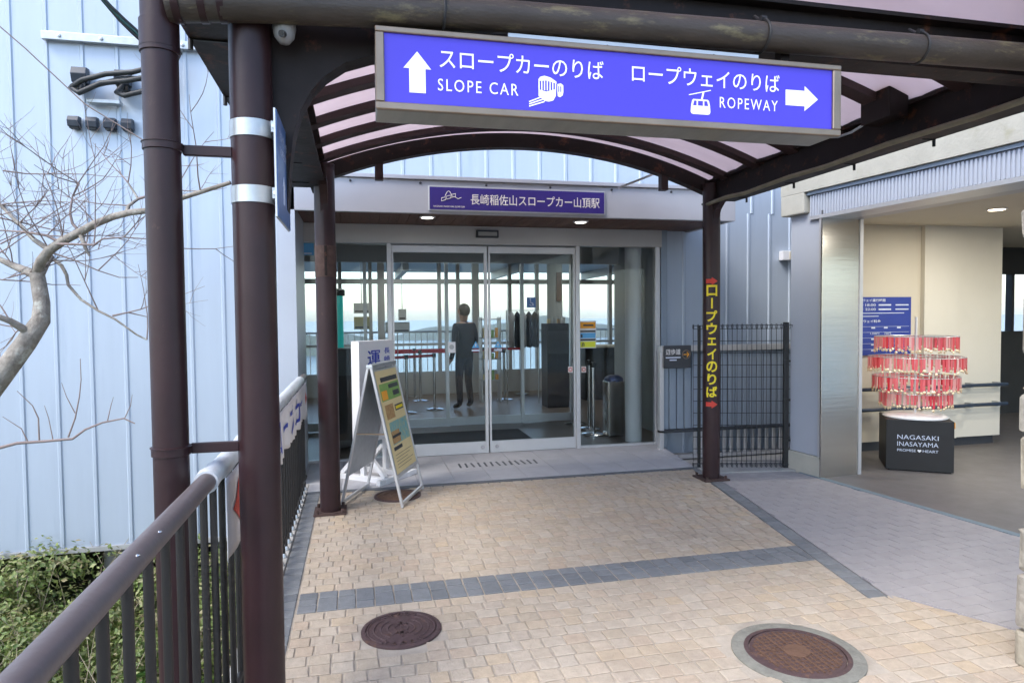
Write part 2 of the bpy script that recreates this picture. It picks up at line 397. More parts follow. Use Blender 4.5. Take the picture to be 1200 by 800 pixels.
def stone_mesh(m, poly, h, ch, wob=0.0, dome=0.0):
    """one stone: sides, chamfer and slightly uneven top"""
    n = len(poly); cx = sum(p[0] for p in poly) / n; cy = sum(p[1] for p in poly) / n
    tz = [h + random.uniform(-wob, wob) for _ in poly]
    inn = []
    for p in poly:
        d = math.hypot(p[0] - cx, p[1] - cy) or 1; k = max(0, 1 - ch * 1.4 / d); inn.append((cx + (p[0] - cx) * k, cy + (p[1] - cy) * k))
    vs = [(p[0], p[1], 0) for p in poly] + [(p[0], p[1], tz[i] - ch * .7) for i, p in enumerate(poly)] + [(q[0], q[1], tz[i]) for i, q in enumerate(inn)]
    vs.append((cx, cy, h + dome)); fs = []
    for i in range(n):
        j = (i + 1) % n; fs += [(i, j, n + j, n + i), (n + i, n + j, 2 * n + j, 2 * n + i), (2 * n + i, 2 * n + j, 3 * n)]
    m.add(vs, fs)
def shrink(poly, g):
    cx = sum(p[0] for p in poly) / len(poly); cy = sum(p[1] for p in poly) / len(poly); out = []
    for p in poly:
        d = math.hypot(p[0] - cx, p[1] - cy) or 1; k = max(.2, 1 - g / d); out.append((cx + (p[0] - cx) * k, cy + (p[1] - cy) * k))
    return out
def lay(polys, name, mass_name, mpart, mmass, parent, z0, h, ch, wob, dome, limit=300):
    """nearest pieces become parts, the rest one joined part"""
    polys = sorted(polys, key=lambda p: -px_area(p)); cache = {}
    mass = MB(); cnt = 0
    for p in polys:
        cx = sum(q[0] for q in p) / len(p); cy = sum(q[1] for q in p) / len(p)
        if cnt < limit and px_area(p) > 30:
            m = MB(); stone_mesh(m, [(q[0] - cx, q[1] - cy) for q in p], h, ch, wob, dome)
            me = m.mesh(name, mpart); cnt += 1
            inst(name, me, parent, (cx, cy, z0))
        else:
            m = MB(); stone_mesh(m, p, h, ch, wob, dome); mass.add([(v[0], v[1], v[2] + z0) for v in m.v], m.f)
    if mass.v: tag(mass.build(mass_name, mmass, parent), kind='stuff')

MANH = [(.19, 3.42, .225), (2.0, 2.72, .31), (.32, 6.05, .225)]
pave = thing('pavement', None, None, (0, 0, 0), kind='structure')
# bedding: mortar under the stones (top 12 mm below their faces)
bed = MB()
bed.hexa([(-.37, -3), (6.2, -3), (2.95, 3.14), (2.80, 3.14), (3.36, 6.30), (-.37, 6.30)], -.30, -.0065)
bed.build('mortar_bed', 'mortar', pave)
A0, A1 = (2.775, 3.16), (3.375, 6.32)       # left edge of the oblique dark band
LA = leftof(A0, A1)
C0, C1 = (3.60, 1.92), (2.93, 3.16)
LC = leftof(C0, C1)
def grid_polys(x0, x1, y0, y1, sx, sy, halfs, jx=.35, jy=.0, gap=.0062, excl=MANH):
    out = []; ny = int(round((y1 - y0) / sy)); sy = (y1 - y0) / ny
    for r in range(ny):
        yy = y0 + r * sy; x = x0 - (.5 * sx if r % 2 else 0) - random.uniform(0, sx * .15)
        while x < x1:
            wd = sx * random.uniform(1 - jx * .5, 1 + jx * .5); p = [(x, yy), (x + wd, yy), (x + wd, yy + sy), (x, yy + sy)]
            p = [(q[0] + random.uniform(-.004, .004), q[1] + random.uniform(-.003, .003)) for q in p]
            x += wd
            for hp in halfs + [(-1, 0, -x0), (0, -1, -y0), (0, 1, y1)]:
                p = clip(p, *hp)
                if len(p) < 3: break
            if len(p) < 3 or area(p) < sx * sy * .14: continue
            cx = sum(q[0] for q in p) / len(p); cy = sum(q[1] for q in p) / len(p)
            if any(math.hypot(cx - m[0], cy - m[1]) < m[2] + .018 for m in excl): continue
            out.append(shrink(p, gap))
    return out
beige = grid_polys(-.36, 4, 4.015, 6.29, .105, .099, [LA]) + grid_polys(-.36, 4, 3.16, 3.735, .105, .097, [LA]) + grid_polys(-.36, 6, .9, 3.16, .105, .099, [LC])
beige = [p for p in beige if px_area(p) > 0 or (p[0][1] > .9)]
lay(beige, 'paving_stone', 'paving_stones', 'sett', 'sett_mass', pave, -.015, .015, .0035, .0012, .0005)
# dark cross band, left border and oblique border
band = []
x = -.36
while x < 3.0:
    wd = random.choice([.10, .105, .11]); y0 = 3.742
    for part in random.choice([(1, 1, 1), (1, 1, 1), (1, 2), (2, 1), (1.5, 1.5), (1, 1, 1)]):
        hh = .268 * part / 3; p = [(x, y0), (x + wd, y0), (x + wd, y0 + hh), (x, y0 + hh)]; y0 += hh
        p = clip(clip([(q[0] + random.uniform(-.002, .002), q[1]) for q in p], *LA), -1, 0, .36)
        if len(p) > 2 and area(p) > .002: band.append(shrink(p, .0065))
    x += wd
for y in [1.6 + .105 * k for k in range(46)]:
    band.append(shrink([(-.485, y), (-.365, y), (-.365, y + .105), (-.485, y + .105)], .005))
dA = Vector((A1[0] - A0[0], A1[1] - A0[1])); LEN = dA.length; dA.normalize(); nA = Vector((dA.y, -dA.x))
k = 0.0
while k < LEN:
    p = [Vector(A0) + dA * k + nA * .004, Vector(A0) + dA * (k + .10) + nA * .004, Vector(A0) + dA * (k + .10) + nA * .125, Vector(A0) + dA * k + nA * .125]; k += .10
    band.append(shrink([(q.x, q.y) for q in p], .005))
lay(band, 'granite_sett', 'granite_setts', 'dark_sett', 'dark_sett', pave, -.015, .016, .004, .001, .0005)
MB().box(-.60, -.486, 0.2, 6.66, -.4, .012).build('edge_kerb', 'concrete', pave, bevel=.006)
MB().box(-.49, -.362, .2, 6.4, -.3, -.006).build('border_bed', 'mortar', pave)
MB().box(-.59, 4.3, .1, 6.3, -.55, -.31).build('deck_slab', 'concrete', pave)
# grey tiled court on the right
RO = Vector((4.368, 5.718)); RU = Vector((.1214, -.9926)); RN = Vector((.9926, .1214))
def rp(a, b, z=0): q = RO + RU * a + RN * b; return Vector((q.x, q.y, z))
tb = MB(); e0 = Vector(A0) + nA * .13; e1 = Vector(A1) + nA * .13
court = [(e0.x + .02, 3.16), (3.62, 1.92), (6.0, -2.5), (8, -2.5), tuple(rp(3, -.03))[:2], tuple(rp(-.2, -.03))[:2], (4.34, 6.06), (e1.x - .05, 6.06)]
tb.hexa([tuple(q) for q in court], -.30, -.0045); tb.build('tile_bed', 'tile_mortar', pave)
ang = math.radians(3.0); tiles = []
LB = leftof((e1.x, e1.y), (e0.x, e0.y)); LR = leftof(tuple(rp(3, -.035))[:2], tuple(rp(-.5, -.035))[:2]); LC2 = leftof((2.95, 3.16), (3.62, 1.92))
for r in range(60):
    for c in range(30):
        bx = 2.6 + c * .2 + (.1 if r % 2 else 0); by = 1.0 + r * .1
        p = [(bx, by), (bx + .2, by), (bx + .2, by + .1), (bx, by + .1)]
        p = [(2.6 + (q[0] - 2.6) * math.cos(ang) - (q[1] - 1) * math.sin(ang), 1 + (q[0] - 2.6) * math.sin(ang) + (q[1] - 1) * math.cos(ang)) for q in p]
        for hp in ([LB, LR, (0, 1, 6.04)] if sum(q[1] for q in p) / 4 > 3.16 else [LC2, LR]):
            p = clip(p, *hp)
            if len(p) < 3: break
        if len(p) < 3 or area(p) < .003: continue
        tiles.append(shrink(p, .0025))
lay(tiles, 'court_tile', 'court_tiles', 'tile', 'tile_mass', pave, -.015, .0155, .0015, .0005, 0)
MB().hexa([tuple(rp(-.15, -.034))[:2], tuple(rp(4, -.034))[:2], tuple(rp(4, .03))[:2], tuple(rp(-.15, .03))[:2]], -.1, .003).build('threshold_strip', 'teal_strip', pave)
# apron before the doors
ap = thing('entrance_apron', None, None, (0, 0, 0), kind='structure')
MB().hexa([(-.9, 6.30), (3.42, 6.30), (3.62, 7.66), (-.9, 7.66)], -.3, -.001).build('apron_bed', 'tile_mortar', ap)
MB().hexa([(-.9, 6.292), (3.40, 6.292), (3.415, 6.362), (-.9, 6.362)], -.1, .004).build('edge_strip', 'apron_edge', ap)
ys = [6.366, 6.80, 7.235, 7.658]
for r in range(3):
    for c in range(13):
        x0 = -.9 + c * .36; xr = [3.42 + (y - 6.30) * .147 for y in (ys[r], ys[r + 1])]
        p = [(x0, ys[r]), (x0 + .36, ys[r]), (x0 + .36, ys[r + 1]), (x0, ys[r + 1])]
        p = clip(p, *leftof((3.42, 6.30), (3.62, 7.66)))
        if len(p) < 3 or area(p) < .01: continue
        cx = sum(q[0] for q in p) / len(p); cy = sum(q[1] for q in p) / len(p)
        m = MB(); stone_mesh(m, [(q[0] - cx, q[1] - cy) for q in shrink(p, .004)], .012, .001, 0, 0)
        inst('apron_tile', m.mesh('apron_tile', 'apron'), ap, (cx, cy, -.006))
slot = MB().box(-.011, .011, -.10, .10, 0, .004).mesh('drain_slot', 'charcoal')
for i in range(13):
    for r in range(1): inst('drain_slot', slot, ap, (1.04 + i * .07, 7.06, .0035), (0, 0, random.uniform(-.06, .06)))

# manhole covers
def manhole(x, y, r, ring, style, label):
    t = thing('manhole_cover', label, 'manhole cover', (x, y, 0), 'manhole covers in the paving')
    if ring:
        MB().lathe([(r + ring, -.05), (r + ring, .002), (r + ring - .006, .004), (r + .004, .004), (r + .004, -.03)], (x, y, 0), 48).build('concrete_collar', 'grey_stone', t, smooth=40)
    MB().lathe([(r + .004, -.05), (r + .004, .004), (r - .002, .006), (r - .018, .006), (r - .02, -.02)], (x, y, 0), 48).build('frame', 'iron', t, smooth=40)
    lid = MB().lathe([(r - .022, -.04), (r - .022, .002), (r - .03, .004), (.0005, .004)], (x, y, 0), 48).build('lid', 'iron_rust' if style == 'plain' else 'iron', t, smooth=30)
    rl = MB()
    if style == 'rings':
        for q in (.035, .07, .105, .14, .172):
            for (a0, a1) in ((-.95, 1.0), (PI - .95, PI + .95)):
                rl.tube([(x + q * math.cos(a0 + (a1 - a0) * i / 10), y + q * math.sin(a0 + (a1 - a0) * i / 10), .005) for i in range(11)], .0045, 6)
        for k in range(24):
            a = 2 * PI * k / 24
            for q in ((.045, .06), (.15, .17)) if abs(math.cos(a)) < .6 else (): rl.obox((x + (q[0] + q[1]) / 2 * math.cos(a), y + (q[0] + q[1]) / 2 * math.sin(a), .006), (math.cos(a), math.sin(a), 0), (-math.sin(a), math.cos(a), 0), Z_, .022, .008, .006)
        rl.box(x - .004, x + .004, y - .09, y + .09, .003, .009)
        for sx in (-.05, 0, .05): rl.box(x + sx - .016, x + sx + .016, y - .17, y - .15, .003, .009)
        for sx in (-.05, 0, .05): rl.box(x + sx - .012, x + sx + .012, y + .15, y + .175, .003, .009)
    elif style == 'grid':
        R = r - .04; n = 15
        for i in range(-n // 2, n // 2 + 1):
            u = i * .028
            if abs(u) < R * .97:
                hl = math.sqrt(R * R - u * u); wd = .006 if i % 2 else .010
                rl.box(x + u - wd / 2, x + u + wd / 2, y - hl, y + hl, .003, .0085 if i % 2 == 0 else .007)
                rl.box(x - hl, x + hl, y + u - .003, y + u + .003, .003, .0065)
        rl.lathe([(.06, .003), (.06, .0095), (.052, .011), (.0005, .011)], (x, y, 0), 24)
    else:
        for q in (.06, .12): rl.tube([(x + q * math.cos(2 * PI * i / 24), y + q * math.sin(2 * PI * i / 24), .004) for i in range(24)], .004, 6, closed=True)
    tag(rl.build('raised_pattern', 'iron_rust' if style != 'rings' else 'iron', lid), kind='stuff')
manhole(.19, 3.42, .20, 0, 'rings', 'brown iron manhole cover with concentric ring pattern near the dark stone band')
manhole(2.0, 2.72, .235, .062, 'grid', 'large rusty manhole cover with square grid pattern and grey concrete collar')
manhole(.32, 6.05, .205, 0, 'plain', 'plain rust brown manhole cover under the feet of the A-frame board')

# ------------------------------------------------------------------ slope-car station (blue clad building, porch, glazed entrance)
st = thing('station_building', 'blue-grey metal clad station with glazed entrance under a white porch fascia', 'building', (1.5, 7.7, 0))
YW = 7.70
_panels = {}
def clad_panel(x0, x1, z0, z1, parent, y=YW, m='clad', rib=.020):
    key = (round(x1 - x0, 3), round(z1 - z0, 3), m)
    if key not in _panels:
        wd = x1 - x0; g = MB(); pr = [(0, .012), (.0, -.004), (wd - .050, -.004), (wd - .038, -.017), (wd - .014, -.017), (wd - .002, -.004), (wd, -.004), (wd, .012)]
        g.prism(pr, (0, 0, 0), X_, Y_, z1 - z0); _panels[key] = g.mesh('cladding_panel', m)
    inst('cladding_panel', _panels[key], parent, (x0, y, z0))
for k in range(-18, 8):
    x0 = -3.313 + .322 * k
    if x0 + .322 < -.70: clad_panel(x0, x0 + .322, -.75, 7.5, st)
xs = -.737
while xs < 3.7: clad_panel(xs, xs + .322, 2.9, 7.5, st); xs += .322
for k in range(12): clad_panel(3.756 - .03 + .303 * k, 3.756 - .03 + .303 * (k + 1), -.9, 2.9, st); 
for k in range(12): clad_panel(xs + .303 * k, xs + .303 * (k + 1), 2.9, 7.5, st)
MB().box(-9.2, -.72, 7.665, 7.72, -.80, -.752).build('bottom_flashing', 'alu', st)
w_ = MB(); w_.box(-9.2, -.70, 7.716, 7.95, -.74, 7.5); w_.build('wall_core', 'concrete', st)
w_ = MB(); w_.box(-.70, 3.70, 7.716, 7.95, 2.70, 7.5); w_.build('lintel_wall', 'concrete', st)
w_ = MB(); w_.box(3.70, 7.4, 7.716, 7.95, -.9, 7.5); w_.build('wall_core', 'concrete', st)
MB().box(-9.2, -.74, 7.9, 14, -.74, -.5).build('floor_slab', 'concrete', st)
MB().box(-9.2, 7.5, 7.6, 14.4, 7.5, 7.7).build('roof', 'concrete', st)
# porch
fa = MB().box(-.62, 4.07, 6.63, 6.69, 2.63, 2.955).build('fascia', 'fascia', st, bevel=.004)
MB().box(-.66, 4.10, 6.60, 6.75, 2.957, 2.995).build('cap_flashing', 'fascia', fa, bevel=.004)
stud = MB().lathe([(.012, 0), (.012, .012), (.006, .022), (.0005, .024)], (0, 0, 0), 10).mesh('stud', 'charcoal', smooth=40)
for x in (-.05, .62, 1.28, 1.95, 2.62, 3.3, 3.85): inst('stud', stud, fa, (x, 6.632, 2.925), (PI / 2, 0, 0))
MB().box(4.01, 4.068, 6.692, 7.68, 2.632, 2.953).build('fascia_return', 'fascia', st)
MB().box(-.60, 4.005, 6.695, 7.69, 2.70, 2.94).build('porch_roof', 'concrete', st)
MB().box(-.735, -.565, 6.63, 7.68, -.35, 2.955).build('porch_pillar', 'clad_pale', st, bevel=.004)
plk = MB().box(-.048, .048, -.49, .49, -.008, .008).mesh('soffit_plank', 'wood', bevel=.0015)
x = -.51
while x < 4.0: inst('soffit_plank', plk, st, (x, 7.185, 2.658 + random.uniform(-.001, .001))); x += .0995
MB().box(-.56, 4.0, 6.70, 7.66, 2.67, 2.695).build('soffit_backing', 'black', st)
for x, y in ((.72, 6.98), (2.42, 7.05)):
    d = MB().lathe([(.075, -.012), (.085, -.008), (.085, 0), (.0005, 0)], (x, y, 2.65), 24).build('downlight', 'white', st, smooth=40)
    MB().lathe([(.06, -.006), (.06, -.0155), (.0005, -.0155)], (x, y, 2.65), 24).build('lens', 'lamp_white', d, smooth=40)
# glazed entrance front
MB().box(-.66, 3.66, 7.60, 7.71, 2.44, 2.648).build('head_panel', 'frame_grey', st, bevel=.003)
sn = MB().box(1.34, 1.60, 7.555, 7.60, 2.515, 2.60).build('door_sensor', 'charcoal', st, bevel=.006)
MB().box(1.36, 1.58, 7.552, 7.556, 2.535, 2.58).build('sensor_window', 'grey_board', sn)
for x, wd in ((-.645, .05), (.35, .05), (2.575, .05), (3.61, .06)):
    MB().box(x - wd / 2, x + wd / 2, 7.61, 7.70, .002, 2.44).build('mullion', 'alu', st, bevel=.003)
MB().box(3.655, 3.74, 7.62, 7.71, -.2, 2.9).build('jamb_panel', 'clad_dark', st)
MB().box(-.62, .326, 7.63, 7.69, .002, .03).build('sill', 'alu', st); MB().box(2.60, 3.58, 7.63, 7.69, .002, .03).build('sill', 'alu', st)
for x0, x1 in ((-.62, .326), (2.60, 3.58)): MB().box(x0, x1, 7.655, 7.663, .03, 2.44).build('side_pane', 'pane_door', st)
for x0, x1, lock in ((.378, 1.472, 1.40), (1.488, 2.548, 1.57)):
    d = MB(); y0, y1 = 7.635, 7.675
    d.box(x0, x0 + .022, y0, y1, .012, 2.42); d.box(x1 - .035 if x0 < 1 else x1 - .022, x1, y0, y1, .012, 2.42)
    d.box(x0 + .022, x1 - .022, y0 + .001, y1 - .001, .012, .145); d.box(x0 + .022, x1 - .022, y0 + .001, y1 - .001, 2.345, 2.42)
    dd = d.build('sliding_door', 'alu', st)
    MB().box(x0 + .02, x1 - .02, 7.652, 7.660, .14, 2.35).build('pane', 'pane_door', dd)
    MB().cyl((lock, 7.634, .085), (lock, 7.626, .085), .022, 16).build('lock', 'chrome', dd, smooth=40)
# room behind
MB().box(-2.2, 6.5, 7.72, 14.0, -.3, -.004).build('interior_floor', 'room_floor', st)
MB().box(-2.2, 6.5, 7.955, 14.0, 2.76, 2.9).build('interior_ceiling', 'room_ceiling', st)
MB().box(-2.3, -2.2, 7.955, 14.0, -.3, 2.9).build('interior_wall', 'room_wall', st)
MB().box(6.5, 6.6, 7.955, 14.0, -.3, 2.9).build('interior_wall', 'room_wall', st)
MB().box(3.95, 4.05, 7.96, 9.9, -.3, 2.76).build('lobby_partition', 'room_wall', st)
MB().box(-2.2, 6.5, 14.0, 14.12, -.3, .42).build('window_apron', 'frame_grey', st)
for x in (-1.6, -.35, .254, .47, 1.676, 2.074, 2.45, 3.2, 3.81, 4.6, 5.5):
    wd = .14 if x in (.47, 2.45) else .07
    MB().box(x - wd / 2, x + wd / 2, 14.0, 14.12, .42, 2.76).build('window_mullion', 'frame_grey', st)
for z in (.42, 1.02, 2.31): MB().box(-2.2, 6.5, 14.01, 14.1, z, z + (.10 if z > 2 else .05)).build('transom', 'frame_grey', st)
for x0, x1 in ((-2.2, -.35), (-.35, .47), (.47, 1.676), (1.676, 2.45), (2.45, 3.81), (3.81, 6.5)): MB().box(x0, x1, 14.05, 14.058, .42, 2.76).build('window_pane', 'pane', st)
# inner doors of the lobby
MB().box(-2.2, 3.95, 9.72, 9.80, 2.40, 2.76).build('inner_head', 'frame_grey', st)
for x in (-1.2, .1, 1.27, 2.41, 3.2): MB().box(x - .025, x + .025, 9.73, 9.79, 0, 2.40).build('inner_mullion', 'alu', st)
for x0, x1 in ((-1.175, .075), (.125, 1.245), (1.295, 2.385), (2.435, 3.175)):
    dd = MB().box(x0, x1, 9.74, 9.78, .008, .125).build('inner_rail', 'alu', st)
    MB().box(x0, x1, 9.756, 9.764, .125, 2.40).build('inner_pane', 'pane', dd)
MB().box(.45, 2.2, 8.15, 9.2, -.003, .008).build('door_mat', 'mat_dark', st)
for x, y in ((.4, 11.2), (2.6, 11.0), (1.2, 12.8), (4.6, 11.6)):
    l_ = MB().box(x - .6, x + .6, y - .06, y + .06, 2.70, 2.758).build('ceiling_light', 'white', st)
    MB().box(x - .58, x + .58, y - .045, y + .045, 2.69, 2.702).build('diffuser', 'lamp_white', l_)
for x, y in ((.4, 11.2), (2.6, 11.0), (1.2, 12.8), (4.6, 11.6)):
    ld = bpy.data.lights.new('tube_lamp', 'AREA'); ld.shape = 'RECTANGLE'; ld.size = 1.1; ld.size_y = .08; ld.energy = 3; lo = bpy.data.objects.new('tube_lamp', ld); C.objects.link(lo); lo.location = (x, y, 2.685)
# platform behind the station
MB().box(-4, 8, 14.14, 17.2, -.5, -.05).build('platform_slab', 'concrete', st)
pc = MB().box(-4, 8, 14.14, 17.4, 2.78, 2.95).build('platform_roof', 'clad_dark', st)
for x in (-1.5, 1.0, 3.5, 6): MB().box(x - .06, x + .06, 14.2, 17.3, 2.60, 2.775).build('roof_beam', 'frame_grey', pc)
rl = thing('platform_railing', 'thin grey railing on the far platform seen through the station windows', 'railing', (1.5, 16.9, -.05))
MB().tube([(-4, 16.9, 1.25), (8, 16.9, 1.25)], .025, 8).build('top_rail', 'frame_grey', rl, smooth=40)
bal = MB().cyl((0, 0, 0), (0, 0, 1.28), .011, 6).mesh('baluster', 'frame_grey', smooth=40)
for k in range(80): inst('baluster', bal, rl, (-4 + .15 * k, 16.9, -.05))
MB().cyl((-2.6, 8.0, -2.6), (-2.6, 8.0, -.74), .14, 24).build('support_column', 'concrete', st, smooth=40)
MB().cyl((-6.5, 8.0, -2.6), (-6.5, 8.0, -.74), .14, 24).build('support_column', 'concrete', st, smooth=40)
MB().box(-1.7, -1.2, 8.5, 8.9, -2.6, -.74).build('support_column', 'concrete', st)
# stickers on the glass
def sticker(x0, x1, z0, z1, m, label, y=7.632, deco=None):
    o = MB().box(x0, x1, y - .002, y, z0, z1).build('glass_sticker', m, origin=((x0 + x1) / 2, y, z0)); tag(o, label, 'sticker', 'stickers on the entrance glass')
    if deco: deco(o)
    return o
def pb(o, x0, x1, z0, z1, m, y): return MB().box(x0, x1, y - .0015, y, z0, z1).build('print', m, o)
sticker(-.60, -.46, 2.30, 2.43, 'cyan_print', 'blue square sticker at the top left of the entrance glass', 7.652, lambda o: pb(o, -.58, -.48, 2.312, 2.325, 'pale_print', 7.6495))
def wheel(o):
    t = MB(); cx, cz = 2.0, 1.765; t.tube([(cx + .022 * math.cos(a * PI / 8), 7.629, cz - .01 + .022 * math.sin(a * PI / 8)) for a in range(9, 17)] + [(cx + .024, 7.629, cz - .01)], .004, 6)
    t.tube([(cx - .01, 7.629, cz + .03), (cx - .008, 7.629, cz - .002), (cx + .016, 7.629, cz - .004), (cx + .026, 7.629, cz - .032)], .005, 6); t.cyl((cx - .012, 7.6305, cz + .042), (cx - .012, 7.6275, cz + .042), .008, 10); t.build('symbol', 'pale_print', o)
sticker(1.945, 2.055, 1.71, 1.83, 'blue_sign', 'blue wheelchair symbol sticker on the right sliding door', deco=wheel)
sticker(1.005, 1.09, 1.195, 1.32, 'white', 'white sticker with round grey emblem on the left sliding door', deco=lambda o: MB().cyl((1.047, 7.6305, 1.262), (1.047, 7.6285, 1.262), .028, 20).build('symbol', 'grey_board', o))
def tri(o, cx):
    t = MB(); t.prism([(-.045, -.03), (.045, -.03), (0, .05)], (cx, 7.6285, 1.275), X_, Z_, -.0015); t.build('symbol', 'cyan_print', o)
    MB().box(cx - .006, cx + .006, 7.625, 7.6265, 1.262, 1.295).build('print', 'white', o)
sticker(1.28, 1.375, 1.205, 1.228, 'pale_print', 'small pale triangle warning sticker on the left sliding door', deco=lambda o: tri(o, 1.328))
sticker(1.545, 1.64, 1.205, 1.228, 'pale_print', 'small pale triangle warning sticker on the right sliding door', deco=lambda o: tri(o, 1.592))
sticker(2.45, 2.51, .925, 1.0, 'offwhite_print', 'small pink square sticker on the edge of the right sliding door', deco=lambda o: MB().tube([(2.48 + .02 * math.cos(a * PI / 8), 7.629, .962 + .02 * math.sin(a * PI / 8)) for a in range(16)], .004, 6, closed=True).build('print', 'red_print', o))
sticker(2.625, 2.685, .92, .995, 'offwhite_print', 'small pink square sticker on the fixed glass right of the doors', 7.652, lambda o: MB().tube([(2.655 + .02 * math.cos(a * PI / 8), 7.649, .957 + .02 * math.sin(a * PI / 8)) for a in range(16)], .004, 6, closed=True).build('print', 'red_print', o))
po = MB().box(2.605, 2.815, 7.648, 7.651, 1.215, 1.545).build('notice_poster', 'white', origin=(2.71, 7.65, 1.215)); tag(po, 'white notice with orange, blue and yellow bands on the glass right of the doors', 'poster')
for z0, z1, m in ((1.455, 1.53, 'orange_print'), (1.335, 1.40, 'cyan_print'), (1.225, 1.295, 'lime_print'), (1.408, 1.43, 'charcoal'), (1.305, 1.327, 'charcoal')): pb(po, 2.613, 2.807, z0, z1, m, 7.6475)
pb(po, 2.65, 2.78, 1.482, 1.502, 'charcoal', 7.6455); pb(po, 2.62, 2.64, 1.345, 1.38, 'charcoal', 7.6455)
MB().tube([(2.635, 7.6455, 1.235), (2.637, 7.6455, 1.265), (2.648, 7.6455, 1.28), (2.659, 7.6455, 1.265), (2.657, 7.6455, 1.238)], .006, 6).build('print', 'charcoal', po)

# purple name board on the fascia
nb = thing('name_board', 'purple name board with white Japanese lettering fixed to the porch fascia', 'sign', (1.617, 6.625, 2.66))
MB().box(.695, 2.54, 6.606, 6.628, 2.655, 2.90).build('board_edge', 'alu', nb, bevel=.003)
MB().box(.708, 2.527, 6.602, 6.6055, 2.668, 2.887).build('panel', 'purple_sign', nb)
text('長崎稲佐山スロープカー山頂駅', 'lettering', 'offwhite_print', nb, (1.115, 6.6015, 2.722), X_, Z_, 1.36, .106, bold=.006)
lg = MB()
for i in range(3):
    cx, cz = .845 + i * .05, 2.768 + i * .018
    lg.tube([(cx - .022, 6.6005, cz - .018), (cx + .018, 6.6005, cz - .006), (cx + .02, 6.6005, cz + .022), (cx - .02, 6.6005, cz + .012)], .004, 6, closed=True)
lg.tube([(.86 + .07 * i / 6 + 0, 6.6005, 2.80 + .05 * math.sin(PI * i / 6)) for i in range(7)] + [(.965, 6.6005, 2.79), (.99, 6.6005, 2.775), (1.02, 6.6005, 2.79)], .0035, 6)
lg.build('emblem', 'offwhite_print', nb)
text('NAGASAKI INASAYAMA SLOPE CAR', 'lettering', 'offwhite_print', nb, (.745, 6.6015, 2.69), X_, Z_, .31, .016, bold=.01)

# ------------------------------------------------------------------ arched canopy over the walkway
cn = thing('walkway_canopy', 'dark brown steel canopy with arched ribs and translucent pinkish roof sheets', 'canopy', (1.5, 4.2, 0))
CL, CR, YF, YB = -.30, 3.36, 2.64, 5.95
def column(x, y, r, z1, plate=True):
    c = MB().cyl((x, y, -.02), (x, y, z1), r, 32).build('column', 'brown', cn, smooth=40)
    if plate:
        p = MB(); p.box(x - .13, x + .13, y - .13, y + .13, .0, .016)
        for sx in (-1, 1):
            for sy in (-1, 1): p.cyl((x + sx * .10, y + sy * .10, .016), (x + sx * .10, y + sy * .10, .045), .013, 8)
        p.build('base_plate', 'rustplate', c)
    return c
column(-.357, 2.55, .072, 2.80)
cb = column(-.25, 5.68, .083, 2.86)
MB().lathe([(.084, 0), (.0855, .004), (.0855, .25), (.084, .254)], (-.25, 5.68, 1.94), 32).build('joint_sleeve', 'rustplate', cb, smooth=40)
MB().box(-.255, -.235, 5.590, 5.60, 1.95, 2.19).build('sleeve_seam', 'beam', cb)
cr = column(3.345, 5.87, .083, 2.86)
fb = MB(); fb.box(-.55, 3.5, 2.625, 2.645, 2.74, 2.934); fb.box(-.55, 3.5, 2.57, 2.70, 2.935, 2.953); fb.box(-.55, 3.5, 2.57, 2.70, 2.72, 2.739); fb.build('front_beam', 'beam', cn)
hp = [(-.36, 2.72), (.62, 2.72), (.52, 2.675), (.35, 2.64), (.2, 2.615), (.07, 2.585), (-.03, 2.55), (-.10, 2.50), (-.155, 2.44), (-.195, 2.36), (-.22, 2.27), (-.235, 2.15), (-.245, 2.0), (-.36, 2.0)]
MB().prism(hp, (0, 2.685, 0), X_, Z_, .1).build('haunch', 'beam', cn)
# arch geometry
XC, HALF = (CL + CR) / 2, (CR - CL) / 2; SPR, RISE = 2.90, .36; RAD = (HALF ** 2 + RISE ** 2) / (2 * RISE)
def arc(x, extra=0.): return SPR + RISE - RAD + math.sqrt(max(.01, (RAD + extra) ** 2 - (x - XC) ** 2))
def arch_strip(mb, x0, x1, y0, y1, lo, hi, n=28):
    vs = []; fs = []
    for i in range(n + 1):
        x = x0 + (x1 - x0) * i / n
        for (y, e) in ((y0, lo), (y1, lo), (y1, hi), (y0, hi)): vs.append((x, y, arc(x, e)))
    for i in range(n):
        for k in range(4): fs.append((i * 4 + k, i * 4 + (k + 1) % 4, i * 4 + 4 + (k + 1) % 4, i * 4 + 4 + k))
    fs += [(0, 1, 2, 3), (n * 4 + 3, n * 4 + 2, n * 4 + 1, n * 4)]; mb.add(vs, fs)
ribs_y = [3.12, 3.62, 4.12, 4.62, 5.12, 5.62]
for y in ribs_y:
    m = MB(); arch_strip(m, CL + .02, CR - .02, y - .055, y + .055, -.05, -.004); m.build('arch_rib', 'rib', cn, smooth=35)
m = MB(); arch_strip(m, CL + .02, CR - .02, 5.90, 6.0, -.13, -.004); m.build('end_arch', 'beam', cn, smooth=35)
edges = [2.2] + ribs_y + [6.12]
for a, b in zip(edges[:-1], edges[1:]):
    m = MB(); arch_strip(m, CL - .30, CR + .30, a + .004, b - .004, 0, .006, 36); m.build('roof_sheet', 'roof_sheet', cn, smooth=35)
